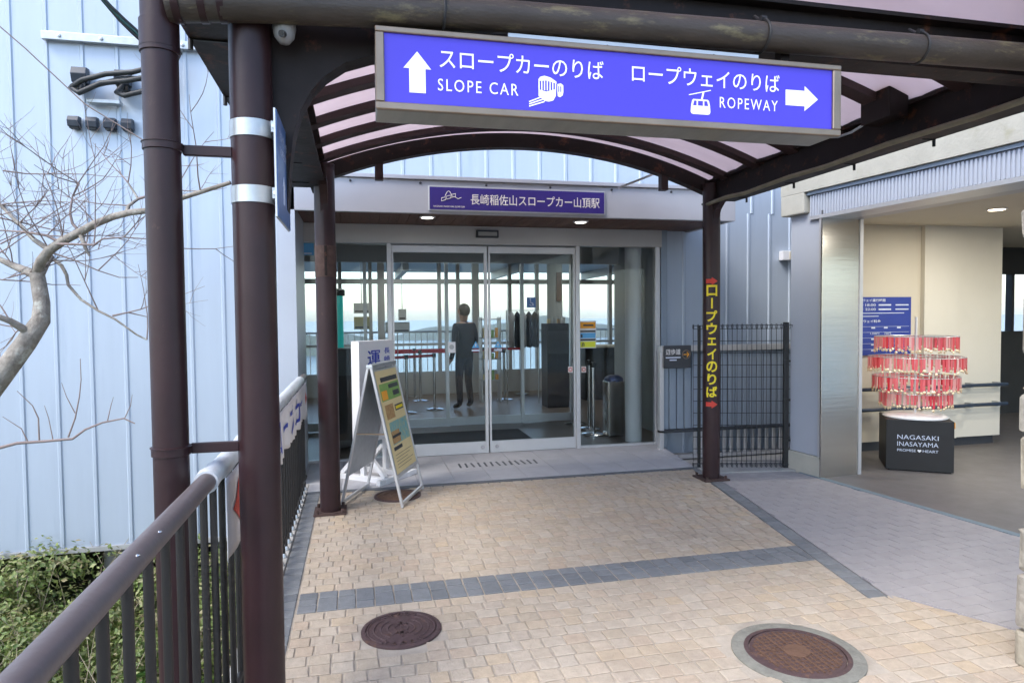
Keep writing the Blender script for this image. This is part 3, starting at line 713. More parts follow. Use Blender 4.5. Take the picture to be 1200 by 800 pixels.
# side beams, box gutters, bolts
for sx, xb in ((-1, CL), (1, CR)):
    s_ = MB(); s_.box(xb - .011, xb + .011, 2.72, 5.98, 2.695, 2.872); s_.box(xb - .06, xb + .06, 2.72, 5.98, 2.875, 2.894); s_.box(xb - .06, xb + .06, 2.72, 5.98, 2.674, 2.692)
    s_.build('side_beam', 'beam', cn)
    g0, g1 = (xb - .345, xb - .065) if sx < 0 else (xb + .065, xb + .345)
    g = MB(); g.box(g0, g1, 2.5, 6.05, 2.735, 2.745); g.box(g0, g0 + .008, 2.5, 6.05, 2.7455, 2.86); g.box(g1 - .008, g1, 2.5, 6.05, 2.7455, 2.86)
    gu = g.build('box_gutter', 'beam', cn)
    for k in range(5):
        y = 2.95 + .72 * k; ox = g0 + .006 if sx < 0 else g1 - .006
        MB().cyl((ox, y, 2.69), (ox, y, 2.745), .010, 8).build('hanger_bolt', 'black', gu)
        MB().box(g0 + .01, g1 - .01, y - .006, y + .006, 2.728, 2.7345).build('hanger_strap', 'black', gu)
# conduit and cable along right beam
MB().tube([(3.285, 5.9, 2.66), (3.28, 5.5, 2.668), (3.285, 5.2, 2.652), (3.28, 4.6, 2.665), (3.285, 4.2, 2.655), (3.28, 3.6, 2.668), (3.285, 3.0, 2.66), (3.28, 2.6, 2.665)], .018, 8).build('conduit', 'conduit', cn, smooth=40)
MB().tube([(3.33 + .02 * math.sin(i * 1.7), 5.8 - i * .2, 2.905 + .012 * math.sin(i * 2.3)) for i in range(16)], .014, 8).build('cable_run', 'rubber', cn, smooth=40)
for x, yy, sy in ((3.345, 5.87, -1), (-.25, 5.68, -1)):
    pts = [(0, 2.70), (.42, 2.70), (.30, 2.685), (.2, 2.655), (.13, 2.60), (.09, 2.53), (.072, 2.42), (0, 2.42)]
    MB().prism([(p[0], p[1]) for p in pts], (x + .03, yy, 0), -Y_, Z_, .06).build('haunch', 'brown', cn)
for x in (.2, 2.88): MB().box(x - .035, x + .035, 5.915, 5.985, 2.80, arc(x, -.12)).build('hanger_post', 'rib', cn)
MB().obox((2.95, 6.2, 3.03), Vector((.9, 0, .36)).normalized(), Y_, Vector((-.36, 0, .9)).normalized(), .9, .06, .02).build('flashing_brace', 'alu', cn)
# drain pipe along the front, elbow and downpipe
pp = [(-.60, 2.46, 2.652), (-.45, 2.455, 2.665), (-.33, 2.45, 2.672), (.5, 2.45, 2.71), (1.7, 2.45, 2.73), (3.3, 2.45, 2.755)]
gp = MB().tube(pp, .058, 24).build('drain_pipe', 'pipe_olive', cn, smooth=40)
for q in (-.57, -.49, -.43): MB().tube([(q - .012, 2.458, 2.656 + (q + .57) * .1), (q + .012, 2.458, 2.658 + (q + .57) * .1)], .064, 24).build('pipe_collar', 'brown', gp, smooth=40)
for q, z in ((.32, 2.70), (1.62, 2.73), (2.38, 2.742)):
    k = MB(); k.tube([(q, 2.45 + .063 * math.cos(a * PI / 6), z + .063 * math.sin(a * PI / 6)) for a in range(12)], .006, 6, closed=True); k.cyl((q, 2.45, z + .06), (q, 2.5, z + .10), .008, 8); k.cyl((q - .012, 2.44, z + .066), (q + .012, 2.44, z + .066), .013, 8); k.build('pipe_clamp', 'rubber', gp, smooth=40)
dp = MB().cyl((-.639, 2.5, -2.5), (-.639, 2.5, 3.3), .0575, 32).build('downpipe', 'brown', cn, smooth=40)
for z0, z1, r in ((2.50, 2.61, .0625), (2.515, 2.522, .0635), (2.175, 2.205, .0625), (1.133, 1.167, .0625), (1.16, 1.166, .066), (2.198, 2.204, .066)):
    MB().lathe([(.0576, z0), (r, z0 + .002), (r, z1 - .002), (.0576, z1)], (-.639, 2.5, 0), 32).build('pipe_collar', 'brown', dp, smooth=40)
for z in (2.187, 1.15): MB().box(-.58, -.42, 2.515, 2.535, z - .018, z + .018).build('pipe_bracket', 'brown', dp, bevel=.003)
# junction box, camera under the beam
jb = MB().box(3.16, 3.30, 3.46, 3.70, 2.80, 3.03).build('junction_box', 'beam', bevel=.008, origin=(3.23, 3.58, 2.8)); tag(jb, 'dark box with white label on the right canopy beam', 'electrical box')
MB().box(3.155, 3.1585, 3.62, 3.67, 2.97, 2.995).build('plate', 'white', jb); MB().tube([(3.2, 3.7, 2.82), (3.18, 3.8, 2.79), (3.2, 3.95, 2.80), (3.24, 4.1, 2.84)], .008, 8).build('cable', 'galv', jb, smooth=40)
scm = thing('security_camera', 'small grey camera under the front beam beside the left column', 'camera', (-.235, 2.5, 2.6))
MB().lathe([(.03, .07), (.038, .05), (.04, .02), (.034, -.01), (.018, -.03), (.0005, -.034)], (-.235, 2.5, 2.60), 16).build('housing', 'camera_grey', scm, smooth=50)
MB().cyl((-.235, 2.47, 2.59), (-.24, 2.452, 2.585), .012, 12).build('lens', 'black_gloss', scm, smooth=40); MB().cyl((-.235, 2.5, 2.665), (-.235, 2.55, 2.73), .012, 10).build('bracket', 'charcoal', scm)

# ------------------------------------------------------------------ stone pillar at the right edge
sp = thing('stone_pillar', 'rough tan stone pillar at the right edge of the walkway', 'pillar', (3.12, 2.2, 0))
z = -.02; row = 0
MB().box(2.928, 3.32, 2.02, 2.385, -.3, 3.3).build('core', 'mortar', sp)
while z < 3.2:
    hh = random.uniform(.14, .27); cuts = [2.0, random.uniform(2.12, 2.28), 2.4] if row % 2 else [2.0, 2.4]
    for a, b in zip(cuts[:-1], cuts[1:]):
        jx = random.uniform(-.012, .012); m = MB().box(2.905 + jx, 3.34, a + .004, b - .004 + random.uniform(-.012, .012), z + .006, z + hh - .006)
        o = m.build('stone', 'stone', sp, bevel=.022)
        for v in o.data.vertices: v.co.x += random.uniform(-.006, .006); v.co.y += random.uniform(-.006, .006); v.co.z += random.uniform(-.004, .004)
    z += hh; row += 1

# ------------------------------------------------------------------ illuminated hanging sign
hs = thing('hanging_sign', 'long violet illuminated direction sign with white arrows hanging under the canopy', 'sign', (1.02, 2.5, 2.34))
SY = 2.42
fr = MB(); fr.box(.078, 1.962, SY + .004, SY + .185, 2.342, 2.61); fr.build('case', 'sign_under', hs, bevel=.004)
f2 = MB(); f2.box(.075, 1.965, SY - .012, SY + .012, 2.336, 2.362); f2.box(.075, 1.965, SY - .012, SY + .012, 2.604, 2.624); f2.box(.075, .106, SY - .012, SY + .012, 2.3625, 2.6035); f2.box(1.927, 1.965, SY - .012, SY + .012, 2.3625, 2.6035)
f2.build('frame', 'bronze_frame', hs, bevel=.003)
pn = MB().box(.1062, 1.9268, SY - .001, SY + .0035, 2.3622, 2.6038).build('light_panel', 'violet_panel', hs)
MB().box(.56, 1.60, SY + .02, SY + .03, 2.612, 2.65).build('hanging_strip', 'alu', hs)
for x in (.95, 1.40): MB().cyl((x, SY + .019, 2.632), (x, SY + .022, 2.632), .006, 8).build('rivet', 'charcoal', hs)
for x in (.3, 1.75): MB().box(x - .02, x + .02, SY + .06, SY + .10, 2.61, 2.74).build('hanger', 'beam', hs)
TY = SY - .0015
text('スロープカーのりば', 'lettering', 'white_lit', pn, (.301, TY, 2.495), X_, Z_, .624, .070, bold=.004)
text('SLOPE CAR', 'lettering', 'white_lit', pn, (.294, TY, 2.414), X_, Z_, .297, .043, bold=.001, spacing=1.25)
text('ロープウェイのりば', 'lettering', 'white_lit', pn, (1.040, TY, 2.497), X_, Z_, .641, .070, bold=.004)
text('ROPEWAY', 'lettering', 'white_lit', pn, (1.413, TY, 2.421), X_, Z_, .26, .043, bold=.001, spacing=1.25)
def flat(polys, name, m, parent, y, th=.0015):
    g = MB()
    for p in polys: g.prism(p, (0, y, 0), X_, Z_, th)
    return g.build(name, m, parent)
def arrow(cx, cz, ln, hd, wd, sh, ang):
    pts = [(-ln / 2, -sh / 2), (ln / 2 - hd, -sh / 2), (ln / 2 - hd, -wd / 2), (ln / 2, 0), (ln / 2 - hd, wd / 2), (ln / 2 - hd, sh / 2), (-ln / 2, sh / 2)]
    return [(cx + p[0] * math.cos(ang) - p[1] * math.sin(ang), cz + p[0] * math.sin(ang) + p[1] * math.cos(ang)) for p in pts]
flat([arrow(.2215, 2.474, .145, .06, .098, .058, PI / 2)], 'arrow', 'white_lit', pn, TY)
flat([arrow(1.785, 2.481, .15, .062, .10, .062, 0)], 'arrow', 'white_lit', pn, TY)
# little slope car: tall front cab with window bars, second car behind, rails
ox, oz = .632, 2.382; sx_, sz_ = .133 / 40, .113 / 33
def L(pts): return [(ox + p[0] * sx_, oz + p[1] * sz_) for p in pts]
flat([L([(11, 29), (13, 31.5), (18, 33), (25, 31.5), (32, 27.5), (32, 25.5), (20, 28), (11, 27)]),
      L([(11, 27), (20, 18.5), (20, 17.5), (31.5, 20), (31, 12), (28, 7), (23, 5.5), (18, 6), (14, 9), (11, 11)]) if False else L([(11, 18), (20, 16), (31.5, 19.5), (31, 12), (28, 7), (23, 5.5), (18, 6), (14, 9), (11, 11)])]
     + [L([(a, 17.5), (a + 1.3, 17.5), (a + 1.3, 28), (a, 28)]) for a in (11, 14.2, 17.4, 20.6, 23.8, 27, 30.2)]
     + [L([(33, 25), (37, 26), (40, 24), (40, 22.5), (33, 23)]), L([(33, 16.5), (40, 17), (39, 13), (36, 11), (33.5, 12)])] + [L([(a, 16), (a + 1, 16), (a + 1, 24), (a, 24)]) for a in (33, 35.3, 37.6, 39)]
     + [L([(0, 4.8 - 2.4 * i), (13.5 + i * 2.2, 10.4 - 2.2 * i), (13.5 + i * 2.2, 9.0 - 2.2 * i), (0, 3.4 - 2.4 * i)]) for i in range(3)], 'pictogram', 'white_lit', pn, TY)
ox, oz = 1.280, 2.389; sx_, sz_ = .096 / 26, .099 / 28
flat([L([(0, 20.5), (25.5, 27), (25.5, 28), (0, 21.5)]), L([(16, 25), (14, 17), (16, 17), (18, 25.4)]),
      L([(2.5, 9.8), (2, 3), (3, 1), (5, .3), (22, .3), (24, 1), (25, 3), (24.6, 9.8)]), L([(5, 16.8), (22, 16.8), (23.5, 15.2), (3.6, 15.2)]),
      L([(2.5, 9.8), (4.6, 9.8), (6, 15.3), (3.7, 15.3)]), L([(9, 9.8), (10.4, 9.8), (10.4, 15.3), (9, 15.3)]), L([(16.4, 9.8), (17.8, 9.8), (17.8, 15.3), (16.4, 15.3)]), L([(22.8, 9.8), (24.6, 9.8), (23.4, 15.3), (21.2, 15.3)])], 'pictogram', 'white_lit', pn, TY)

# small blue sign strapped to the front column
bs = thing('column_sign', 'narrow blue sign strapped to the left front column with steel bands', 'sign', (-.25, 2.5, 1.93))
MB().box(-.256, -.250, 2.30, 2.70, 1.935, 2.285).build('backing', 'alu', bs)
MB().box(-.2495, -.2465, 2.303, 2.697, 1.938, 2.282).build('panel', 'blue_sign', bs)
text('スロープカーのりば', 'lettering', 'pale_print', bs, (-.2462, 2.36, 2.20), Y_, Z_, .28, .035, bold=.01); text('SLOPE CAR', 'lettering', 'pale_print', bs, (-.2462, 2.36, 2.155), Y_, Z_, .2, .025, bold=.01)
MB().prism([(2.46, 2.0), (2.5, 2.0), (2.5, 2.06), (2.52, 2.06), (2.48, 2.1), (2.44, 2.06), (2.46, 2.06)], (-.2462, 0, 0), Y_, Z_, .0015).build('arrow', 'pale_print', bs)
for z in (2.24, 2.01):
    b_ = MB().lathe([(.0725, z), (.0755, z + .001), (.0755, z + .059), (.0725, z + .06)], (-.357, 2.55, 0), 32).build('strap', 'galv', bs, smooth=40)
    MB().box(-.284, -.258, 2.47, 2.53, z + .012, z + .05).build('clamp', 'galv', b_); MB().cyl((-.275, 2.455, z + .03), (-.275, 2.545, z + .03), .006, 8).build('bolt', 'chrome', b_)

# lettering on the right post
pl = thing('post_lettering', 'yellow Japanese letters with red arrows stuck on the right brown post', 'sign', (3.345, 5.78, .7))
def wrap_text(body, z0, z1, m, wd=.10):
    o = text(body, 'lettering', m, pl, (-wd / 2, 0, z0), X_, Z_, wd, z1 - z0, bold=.028)
    if o: bend(o)
    return o
def bend(o):
    bm = bmesh.new(); bm.from_mesh(o.data)
    for _ in range(4):
        es = [e for e in bm.edges if abs(e.verts[0].co.x - e.verts[1].co.x) > .014]
        if es: bmesh.ops.subdivide_edges(bm, edges=es, cuts=1)
    bmesh.ops.triangulate(bm, faces=bm.faces); bm.to_mesh(o.data); bm.free()
    off = wl(pl)                                  # letters face the walkway
    d = Vector((-.43, -.9, 0)).normalized(); t = Vector((-d.y, d.x, 0))
    for v in o.data.vertices:
        p = v.co + off; r = .0836 - p.y; an = p.x / .0836; q = Vector((3.345, 5.87, 0)) + (d * math.cos(an) + t * math.sin(an)) * r; q.z = p.z; v.co = q - off
chars = 'ロープウェイのりば'; zt, zb = 1.895, .80; n = len(chars); step = (zt - zb) / n
for i, ch in enumerate(chars):
    z1 = zt - i * step
    if ch == 'ー':
        o = MB().box(-.008, .008, -.001, 0, z1 - step * .9, z1 - step * .08); o2 = o.build('lettering', 'yellow_print', pl)
        bend(o2)
    elif ch == 'ェ': wrap_text('ェ', z1 - step * .8, z1 - step * .2, 'yellow_print', .08)
    else: wrap_text(ch, z1 - step * .93, z1 - step * .05, 'yellow_print', .085 if ch in 'イり' else .105)
for z in (1.925, .74):
    a = arrow(0, z, .115, .06, .075, .042, 0); g = MB(); k = 8
    for j in range(k):     # split along x so that it wraps round the post
        xa, xb = -.0575 + .115 * j / k, -.0575 + .115 * (j + 1) / k; p = clip(clip(a, 1, 0, xb), -1, 0, -xa)
        if len(p) > 2: g.prism(p, (0, 0, 0), X_, Z_, .001)
    bend(g.build('arrow', 'red_print', pl))

# ------------------------------------------------------------------ left railing with banner
RX, RZ = -.512, 1.05
ra = thing('walkway_railing', 'brown pipe railing with dark upright bars along the left edge of the walkway', 'railing', (RX, 3.6, 0))
hr = MB().tube([(RX, .25, RZ), (RX, 6.6, RZ)], .031, 24).build('handrail', 'handrail', ra, smooth=40)
MB().tube([(RX, .25, .10), (RX, 6.6, .10)], .014, 8).build('bottom_rail', 'baluster', ra, smooth=40)
bal = MB().cyl((0, 0, .012), (0, 0, 1.03), .0125, 12).mesh('baluster', 'baluster', smooth=40); y = .42
foot = MB().lathe([(.022, 0), (.022, .012), (.013, .03)], (0, 0, .012), 10).mesh('foot', 'galv', smooth=40)
while y < 6.55:
    b_ = inst('baluster', bal, ra, (RX, y, 0))
    inst('foot', foot, b_, (RX, y, 0)); y += .15
for yy in (1.63, 1.80): MB().lathe([(.006, 0), (.005, .002), (.0005, .003)], (RX + .02, yy, RZ + .0235), 8).build('screw', 'chrome', hr)
bn = thing('railing_banner', 'white cloth banner with blue Japanese letters and red arrows tied to the railing', 'banner', (-.48, 4.3, .72))
def bwave(y, z): return .009 * math.sin(y * 9 + z * 3) + .006 * math.sin(y * 23 + 2 * z) + .004 * math.sin(y * 41)
g = MB(); ny, nz = 150, 8; y0, y1 = 2.50, 6.22; vs = []; fs = []
for i in range(ny + 1):
    yy = y0 + (y1 - y0) * i / ny; lo = .745 + .012 * math.sin(yy * 7) + .008 * math.sin(yy * 31)
    for j in range(nz + 1):
        zz = lo + (1.035 - lo) * j / nz; vs.append((-.468 + bwave(yy, zz) * (1.2 - j / nz), yy, zz))
for i in range(ny):
    for j in range(nz): a = i * (nz + 1) + j; fs.append((a, a + nz + 1, a + nz + 2, a + 1))
g.add(vs, fs); cl = g.build('cloth', 'white_cloth', bn, smooth=60)
md = cl.modifiers.new('thickness', 'SOLIDIFY'); md.thickness = .002
g = MB(); pts = [(RX + random.uniform(-.003, .003), 2.42 + .04 * i, RZ + random.uniform(-.002, .003)) for i in range(96)]
g.tube(pts, [.037 + random.uniform(-.0025, .004) for _ in pts], 14); g.build('wrapped_top', 'cover_plastic', bn, smooth=60)
def on_banner(o, d=.004):
    for v in o.data.vertices:
        p = v.co + wl(bn); j = (p.z - .745) / (1.035 - .745); v.co.x = -.468 + bwave(p.y, p.z) * (1.2 - j) + d - wl(bn).x
for i, ch in enumerate('スロープカー'):
    o = text(ch, 'lettering', 'blue_print', bn, (0, 3.50 + i * .42, .80 if ch != 'ー' else .89), Y_, Z_, .25, .19 if ch != 'ー' else .03, bold=.02)
    if o: on_banner(o)
for cy, dr in ((2.78, -1), (6.12, 1)):
    g = MB(); a = arrow(cy, .90, .34 if dr < 0 else .1, .14 if dr < 0 else .06, .2 if dr < 0 else .12, .035, PI if dr < 0 else 0)
    for k in range(12):
        ya, yb = cy - .18 + .03 * k, cy - .18 + .03 * (k + 1); p = clip(clip(a, 1, 0, yb), -1, 0, -ya)
        if len(p) > 2: g.add([(0, q[0], q[1]) for q in p], [tuple(range(len(p)))])
    on_banner(g.build('arrow', 'red_print', bn))

# ------------------------------------------------------------------ A-frame poster board
af = thing('a_frame_board', 'silver A-frame board with a yellow food poster before the entrance', 'board', (.2, 6.03, 0))
u = Vector((.228, .59, 0)).normalized()            # width direction
wv = Vector((.59, -.228, 0)).normalized()          # spread direction (poster side)
AO = Vector((.2, 6.03, 0)); HW = .31; TOP = 1.19
def ap_(su, sv, z): return AO + u * su + wv * sv + Vector((0, 0, z))
def leg(side, sgn):
    return [ap_(sgn * HW, .27 * side, 0.0), ap_(sgn * HW, .012 * side, TOP)]
for side in (1, -1):
    for sgn in (-1, 1):
        a, b = leg(side, sgn); d = (b - a).normalized(); MB().obox((a + b) / 2, u, d.cross(u).normalized(), d, .028, .022, (b - a).length).build('leg', 'alu', af, bevel=.003)
    a, b = ap_(-HW, .263 * side, .03), ap_(HW, .263 * side, .03); MB().obox((a + b) / 2, u, wv, Z_, 2 * HW - .028, .02, .025).build('foot_bar', 'alu', af)
MB().obox(ap_(0, 0, TOP), u, wv, Z_, 2 * HW + .03, .06, .035).build('top_cap', 'galv', af, bevel=.006)
MB().obox(ap_(-HW * 1.0, 0, .62), wv, u, Z_, .27, .012, .012).build('brace', 'bronze_frame', af)
def face(side):
    a, b = leg(side, -1); c, d_ = leg(side, 1); up_ = (b - a).normalized(); nrm = up_.cross(u) * (-1 if side > 0 else 1)
    if nrm.dot(wv) * side < 0: nrm = -nrm
    return a, up_, nrm
a, up_, nrm = face(1); base = a + up_ * .26; H = .925
MB().obox(a + u * HW + up_ * (.26 + H / 2), u, nrm, up_, 2 * HW - .03, .012, H).build('panel', 'galv', af)
pst = MB().obox(a + u * HW + up_ * (.26 + H / 2) + nrm * .008, u, nrm, up_, 2 * HW - .06, .002, H - .03).build('poster', 'poster', af)
MB().obox(a + u * HW + up_ * .262 + nrm * .01, u, nrm, up_, 2 * HW - .028, .014, .03).build('clip_rail', 'alu', af)
PW, PH = 2 * HW - .06, H - .03; PO = a + u * .03 + up_ * (.275) + nrm * .0092
def pr(x0, x1, z0, z1, m, e=.0012):
    c = PO + u * ((x0 + x1) / 2 * PW) + up_ * ((z0 + z1) / 2 * PH) + nrm * e; MB().obox(c, u, nrm, up_, (x1 - x0) * PW, .0008, (z1 - z0) * PH).build('print', m, pst)
pr(.16, .95, .885, .93, 'charcoal'); pr(.05, .97, .70, .87, 'poster_green'); pr(.08, .34, .71, .80, 'orange_print', .002); pr(.45, .92, .81, .85, 'charcoal', .002); pr(.6, .9, .73, .78, 'charcoal', .002)
pr(.1, .48, .52, .66, 'poster_brown'); pr(.55, .95, .575, .635, 'charcoal'); pr(.58, .92, .59, .62, 'yellow_print', .002); pr(.12, .97, .27, .49, 'poster_blue'); pr(.12, .5, .28, .40, 'poster_brown', .002); pr(.14, .55, .335, .36, 'charcoal', .003); pr(.1, .5, .215, .25, 'charcoal')
for k in range(5): pr(.1, .9 - .12 * (k % 3), .17 - .03 * k, .176 - .03 * k, 'bronze_frame')
text('おすすめ', 'lettering', 'poster', pst, PO + u * (.22 * PW) + up_ * (.892 * PH) + nrm * .001, u, up_, .6 * PW, .03 * PH, bold=.02, thick=.0015) if False else None
a, up_, nrm = face(-1)
MB().obox(a + u * HW + up_ * (.26 + H / 2), u, nrm, up_, 2 * HW - .03, .012, H).build('panel', 'galv', af)

# ------------------------------------------------------------------ white timber standee behind it
sd_ = thing('sign_stand', 'tall white sign with blue Japanese letters on a white timber foot behind the A-frame', 'sign', (.12, 6.78, 0))
q0, q1 = Vector((-.035, 6.60, 0)), Vector((.315, 7.0, 0)); su = (q1 - q0).normalized(); sn_ = Vector((su.y, -su.x, 0))
mid = (q0 + q1) / 2; bw = (q1 - q0).length
MB().obox(mid + Z_ * .88, su, sn_, Z_, bw, .10, 1.0).build('panel', 'white', sd_, bevel=.004)
for k in (-1, 1):
    c = mid + su * (k * bw * .32); MB().obox(c + Z_ * .22, su, sn_, Z_, .045, .05, .42).build('post', 'white', sd_, bevel=.003)
    MB().obox(c + Z_ * .03, su, sn_, Z_, .06, .62, .055).build('foot', 'white', sd_, bevel=.003)
    for s2 in (-1, 1):
        p0 = c + sn_ * (s2 * .27) + Z_ * .06; p1 = c + sn_ * (s2 * .03) + Z_ * .30; d = (p1 - p0); MB().obox((p0 + p1) / 2, su, d.normalized().cross(su), d.normalized(), .045, .04, d.length).build('strut', 'white', sd_, bevel=.003)
MB().obox(mid + sn_ * .28 + Z_ * .032, su, sn_, Z_, bw * 1.1, .05, .05).build('cross_foot', 'white', sd_, bevel=.003)
fo = mid + sn_ * .0505 - su * (bw / 2)
text('運', 'lettering', 'blue_print', sd_, fo + su * .12 + Z_ * 1.135, su, Z_, .20, .15, bold=.012)
for i, ch in enumerate('長崎稲佐山スロープカー'):
    zc = 1.245 - i * .081
    text(ch if ch != 'ー' else '|', 'lettering', 'blue_print', sd_, fo + su * (.375 if ch != 'ー' else .41) + Z_ * zc, su, Z_, .09 if ch != 'ー' else .015, .058, bold=.012)

# ------------------------------------------------------------------ wire fence, slatted gate, direction plate, wall lamp
wf = thing('wire_fence', 'black welded wire fence panel with one post right of the entrance', 'fence', (3.9, 6.17, 0))
F0, F1 = Vector((3.40, 6.33, 0)), Vector((4.44, 6.03, 0)); fd = (F1 - F0); fl = fd.length; fd.normalize(); fn = Vector((fd.y, -fd.x, 0))
MB().obox(F0 + fd * (fl * .875) + Z_ * .74, fd, fn, Z_, .05, .05, 1.56).build('post', 'black', wf, bevel=.006)
MB().obox(F0 + fd * .06 + Z_ * .74, fd, fn, Z_, .03, .03, 1.5).build('post', 'black', wf, bevel=.004)
wv_ = MB().cyl((0, 0, .02), (0, 0, 1.49), .0032, 6).mesh('vertical_wire', 'mesh_wire'); wl_ = []
k = 0
while k * .05 < fl: inst('vertical_wire', wv_, wf, F0 + fd * (k * .05)); k += 1
wh = MB().tube([(0, 0, 0), tuple(fd * fl)], .0036, 6).mesh('horizontal_wire', 'mesh_wire'); z = .08
while z < 1.46: inst('horizontal_wire', wh, wf, F0 + fn * .006 + Z_ * z); z += .125
for zc in (1.48, .035):
    for e in (-.03, .03): inst('horizontal_wire', wh, wf, F0 + fn * (.006 + e) + Z_ * (zc + .012)); 
    loop = MB(); n = int(fl / .05)
    for i in range(n):
        c = F0 + fd * (i * .05) + Z_ * zc; loop.tube([c + fn * .035 * math.cos(a * PI / 4) + Z_ * .025 * math.sin(a * PI / 4) for a in range(8)], .003, 5, closed=True)
    tag(loop.build('rolled_edge', 'mesh_wire', wf), kind='stuff')
for z in (.30, .72, 1.12): MB().obox(F0 + fd * (fl * .875) + fn * .03 + Z_ * z, fd, fn, Z_, .07, .02, .02).build('clip', 'black', wf)
MB().hexa([(3.40, 6.06), (3.43, 6.30), (4.47, 6.02), (4.36, 5.93)], -.3, .012).build('footing_kerb', 'concrete', wf)
gt = thing('slatted_gate', 'blue-grey slatted metal screen between the entrance and the wire fence', 'gate', (4.4, 7.3, .1))
slat = MB().box(-.042, .042, -.012, .012, .24, 1.16).mesh('slat', 'clad_dark', bevel=.003)
stub = MB().box(-.02, .02, -.012, .012, -.08, .20).mesh('stub', 'alu', bevel=.003)
x = 3.56
while x < 5.5:
    inst('slat', slat, gt, (x, 7.32, 0)); 
    if x > 3.95: inst('stub', stub, gt, (x, 7.32, 0))
    x += .098
MB().box(3.48, 5.55, 7.27, 7.36, 1.17, 1.24).build('top_rail', 'alu', gt, bevel=.004); MB().box(3.48, 5.55, 7.28, 7.35, .20, .235).build('bottom_rail', 'charcoal', gt, bevel=.004)
MB().box(3.48, 3.53, 7.28, 7.36, .0, 1.168).build('post', 'alu', gt, bevel=.004); MB().box(3.48, 5.55, 7.335, 7.345, .24, 1.165).build('backing', 'clad_dark', gt)
MB().box(3.55, 5.55, 7.28, 7.36, -.12, -.085).build('base_rail', 'alu', gt)
lv = MB().hexa([(3.62, 6.35), (4.6, 6.1), (6.0, 6.6), (6.0, 7.69), (3.66, 7.69)], -.5, -.14).build('lower_landing', 'concrete'); struct(lv)
dpn = thing('direction_plate', 'small black footpath plate with white Japanese letters and an orange arrow', 'sign', (3.69, 7.25, .98))
MB().box(3.515, 3.865, 7.245, 7.262, .975, 1.245).build('plate', 'charcoal', dpn, bevel=.003)
text('遊歩道', 'lettering', 'white', dpn, (3.535, 7.243, 1.135), X_, Z_, .19, .068, bold=.012); text('PROMENADE', 'lettering', 'pale_print', dpn, (3.54, 7.243, 1.098), X_, Z_, .175, .018, bold=.01) if False else None
for z, w0, w1 in ((1.095, .535, .725), (1.065, .585, .675)): MB().box(3 + w0, 3 + w1, 7.2425, 7.244, z, z + .014).build('print', 'pale_print', dpn)
MB().tube([(3.80 + .05 * math.cos(a * PI / 12), 7.244, 1.135 + .05 * math.sin(a * PI / 12)) for a in range(24)], .004, 6, closed=True).build('ring', 'bronze_frame', dpn)
g = MB(); g.tube([(3.765, 7.243, 1.135), (3.832, 7.243, 1.135)], .006, 6); g.tube([(3.808, 7.243, 1.163), (3.834, 7.243, 1.135), (3.808, 7.243, 1.107)], .006, 6); g.build('arrow', 'orange_print', dpn)
lm = thing('wall_lamp', 'small white box lamp on the blue wall above the fence', 'lamp', (5.44, 7.65, 2.36))
MB().box(5.35, 5.54, 7.60, 7.69, 2.30, 2.42).build('housing', 'white', lm, bevel=.008); MB().box(5.44, 5.545, 7.594, 7.605, 2.31, 2.41).build('cover', 'cream', lm, bevel=.004)

# ------------------------------------------------------------------ ropeway building on the right
rb = thing('ropeway_building', 'ropeway station front with steel jamb, ribbed metal band and open cream lobby', 'building', (4.4, 5.6, 0))
def rbox(a0, a1, b0, b1, z0, z1): return MB().hexa([tuple(rp(a0, b0))[:2], tuple(rp(a1, b0))[:2], tuple(rp(a1, b1))[:2], tuple(rp(a0, b1))[:2]], z0, z1)
J = .115                                # opening starts here along the front
rbox(-.33, J - .022, .02, .47, .20, 2.60).build('side_panel', 'clad_pale', rb, bevel=.003)
rbox(-.36, J - .02, -.005, .47, -.3, .198).build('concrete_base', 'beige_concrete', rb, bevel=.006)
rbox(J - .018, J, -.01, .46, -.02, 2.60).build('steel_jamb', 'steel', rb, bevel=.002)
rbox(J, J + .01, .46, .50, -.02, 2.60).build('jamb_trim', 'alu', rb)
rbox(J - .04, J - .019, -.012, .03, .2, 2.52).build('corner_trim', 'alu', rb)
rbox(-.06, 6, -.012, .30, 2.525, 2.56).build('band_lip', 'alu', rb)
rbox(-.06, 6, .012, .28, 2.5605, 2.765).build('band_core', 'clad_pale', rb)
ribm = MB().obox((0, 0, .1), RU.to_3d(), RN.to_3d(), Z_, .017, .020, .196).mesh('band_rib', 'clad_pale')
for k in range(130): inst('band_rib', ribm, rb, rp(-.045 + .034 * k, .008, 2.5625))
rbox(-.08, 6, -.02, .30, 2.768, 2.80).build('band_cap', 'clad_dark', rb)
rbox(-.40, 6, -.05, .30, 2.803, 3.6).build('concrete_beam', 'beige_concrete', rb)
rbox(-.40, -.085, -.05, .30, 2.60, 2.8025).build('beam_end', 'beige_concrete', rb, bevel=.012)
MB().hexa([tuple(rp(-.1, .301))[:2], tuple(rp(4, .301))[:2], (11, 1.4), (11, 6.74), (5.08, 6.74)], 2.80, 3.5).build('roof_slab', 'concrete', rb)
MB().box(7.65, 11, 6.745, 8.7, 2.80, 3.5).build('roof_slab', 'concrete', rb)
rbox(J, 6, .302, .48, 2.528, 2.56).build('lintel_soffit', 'frame_grey', rb)
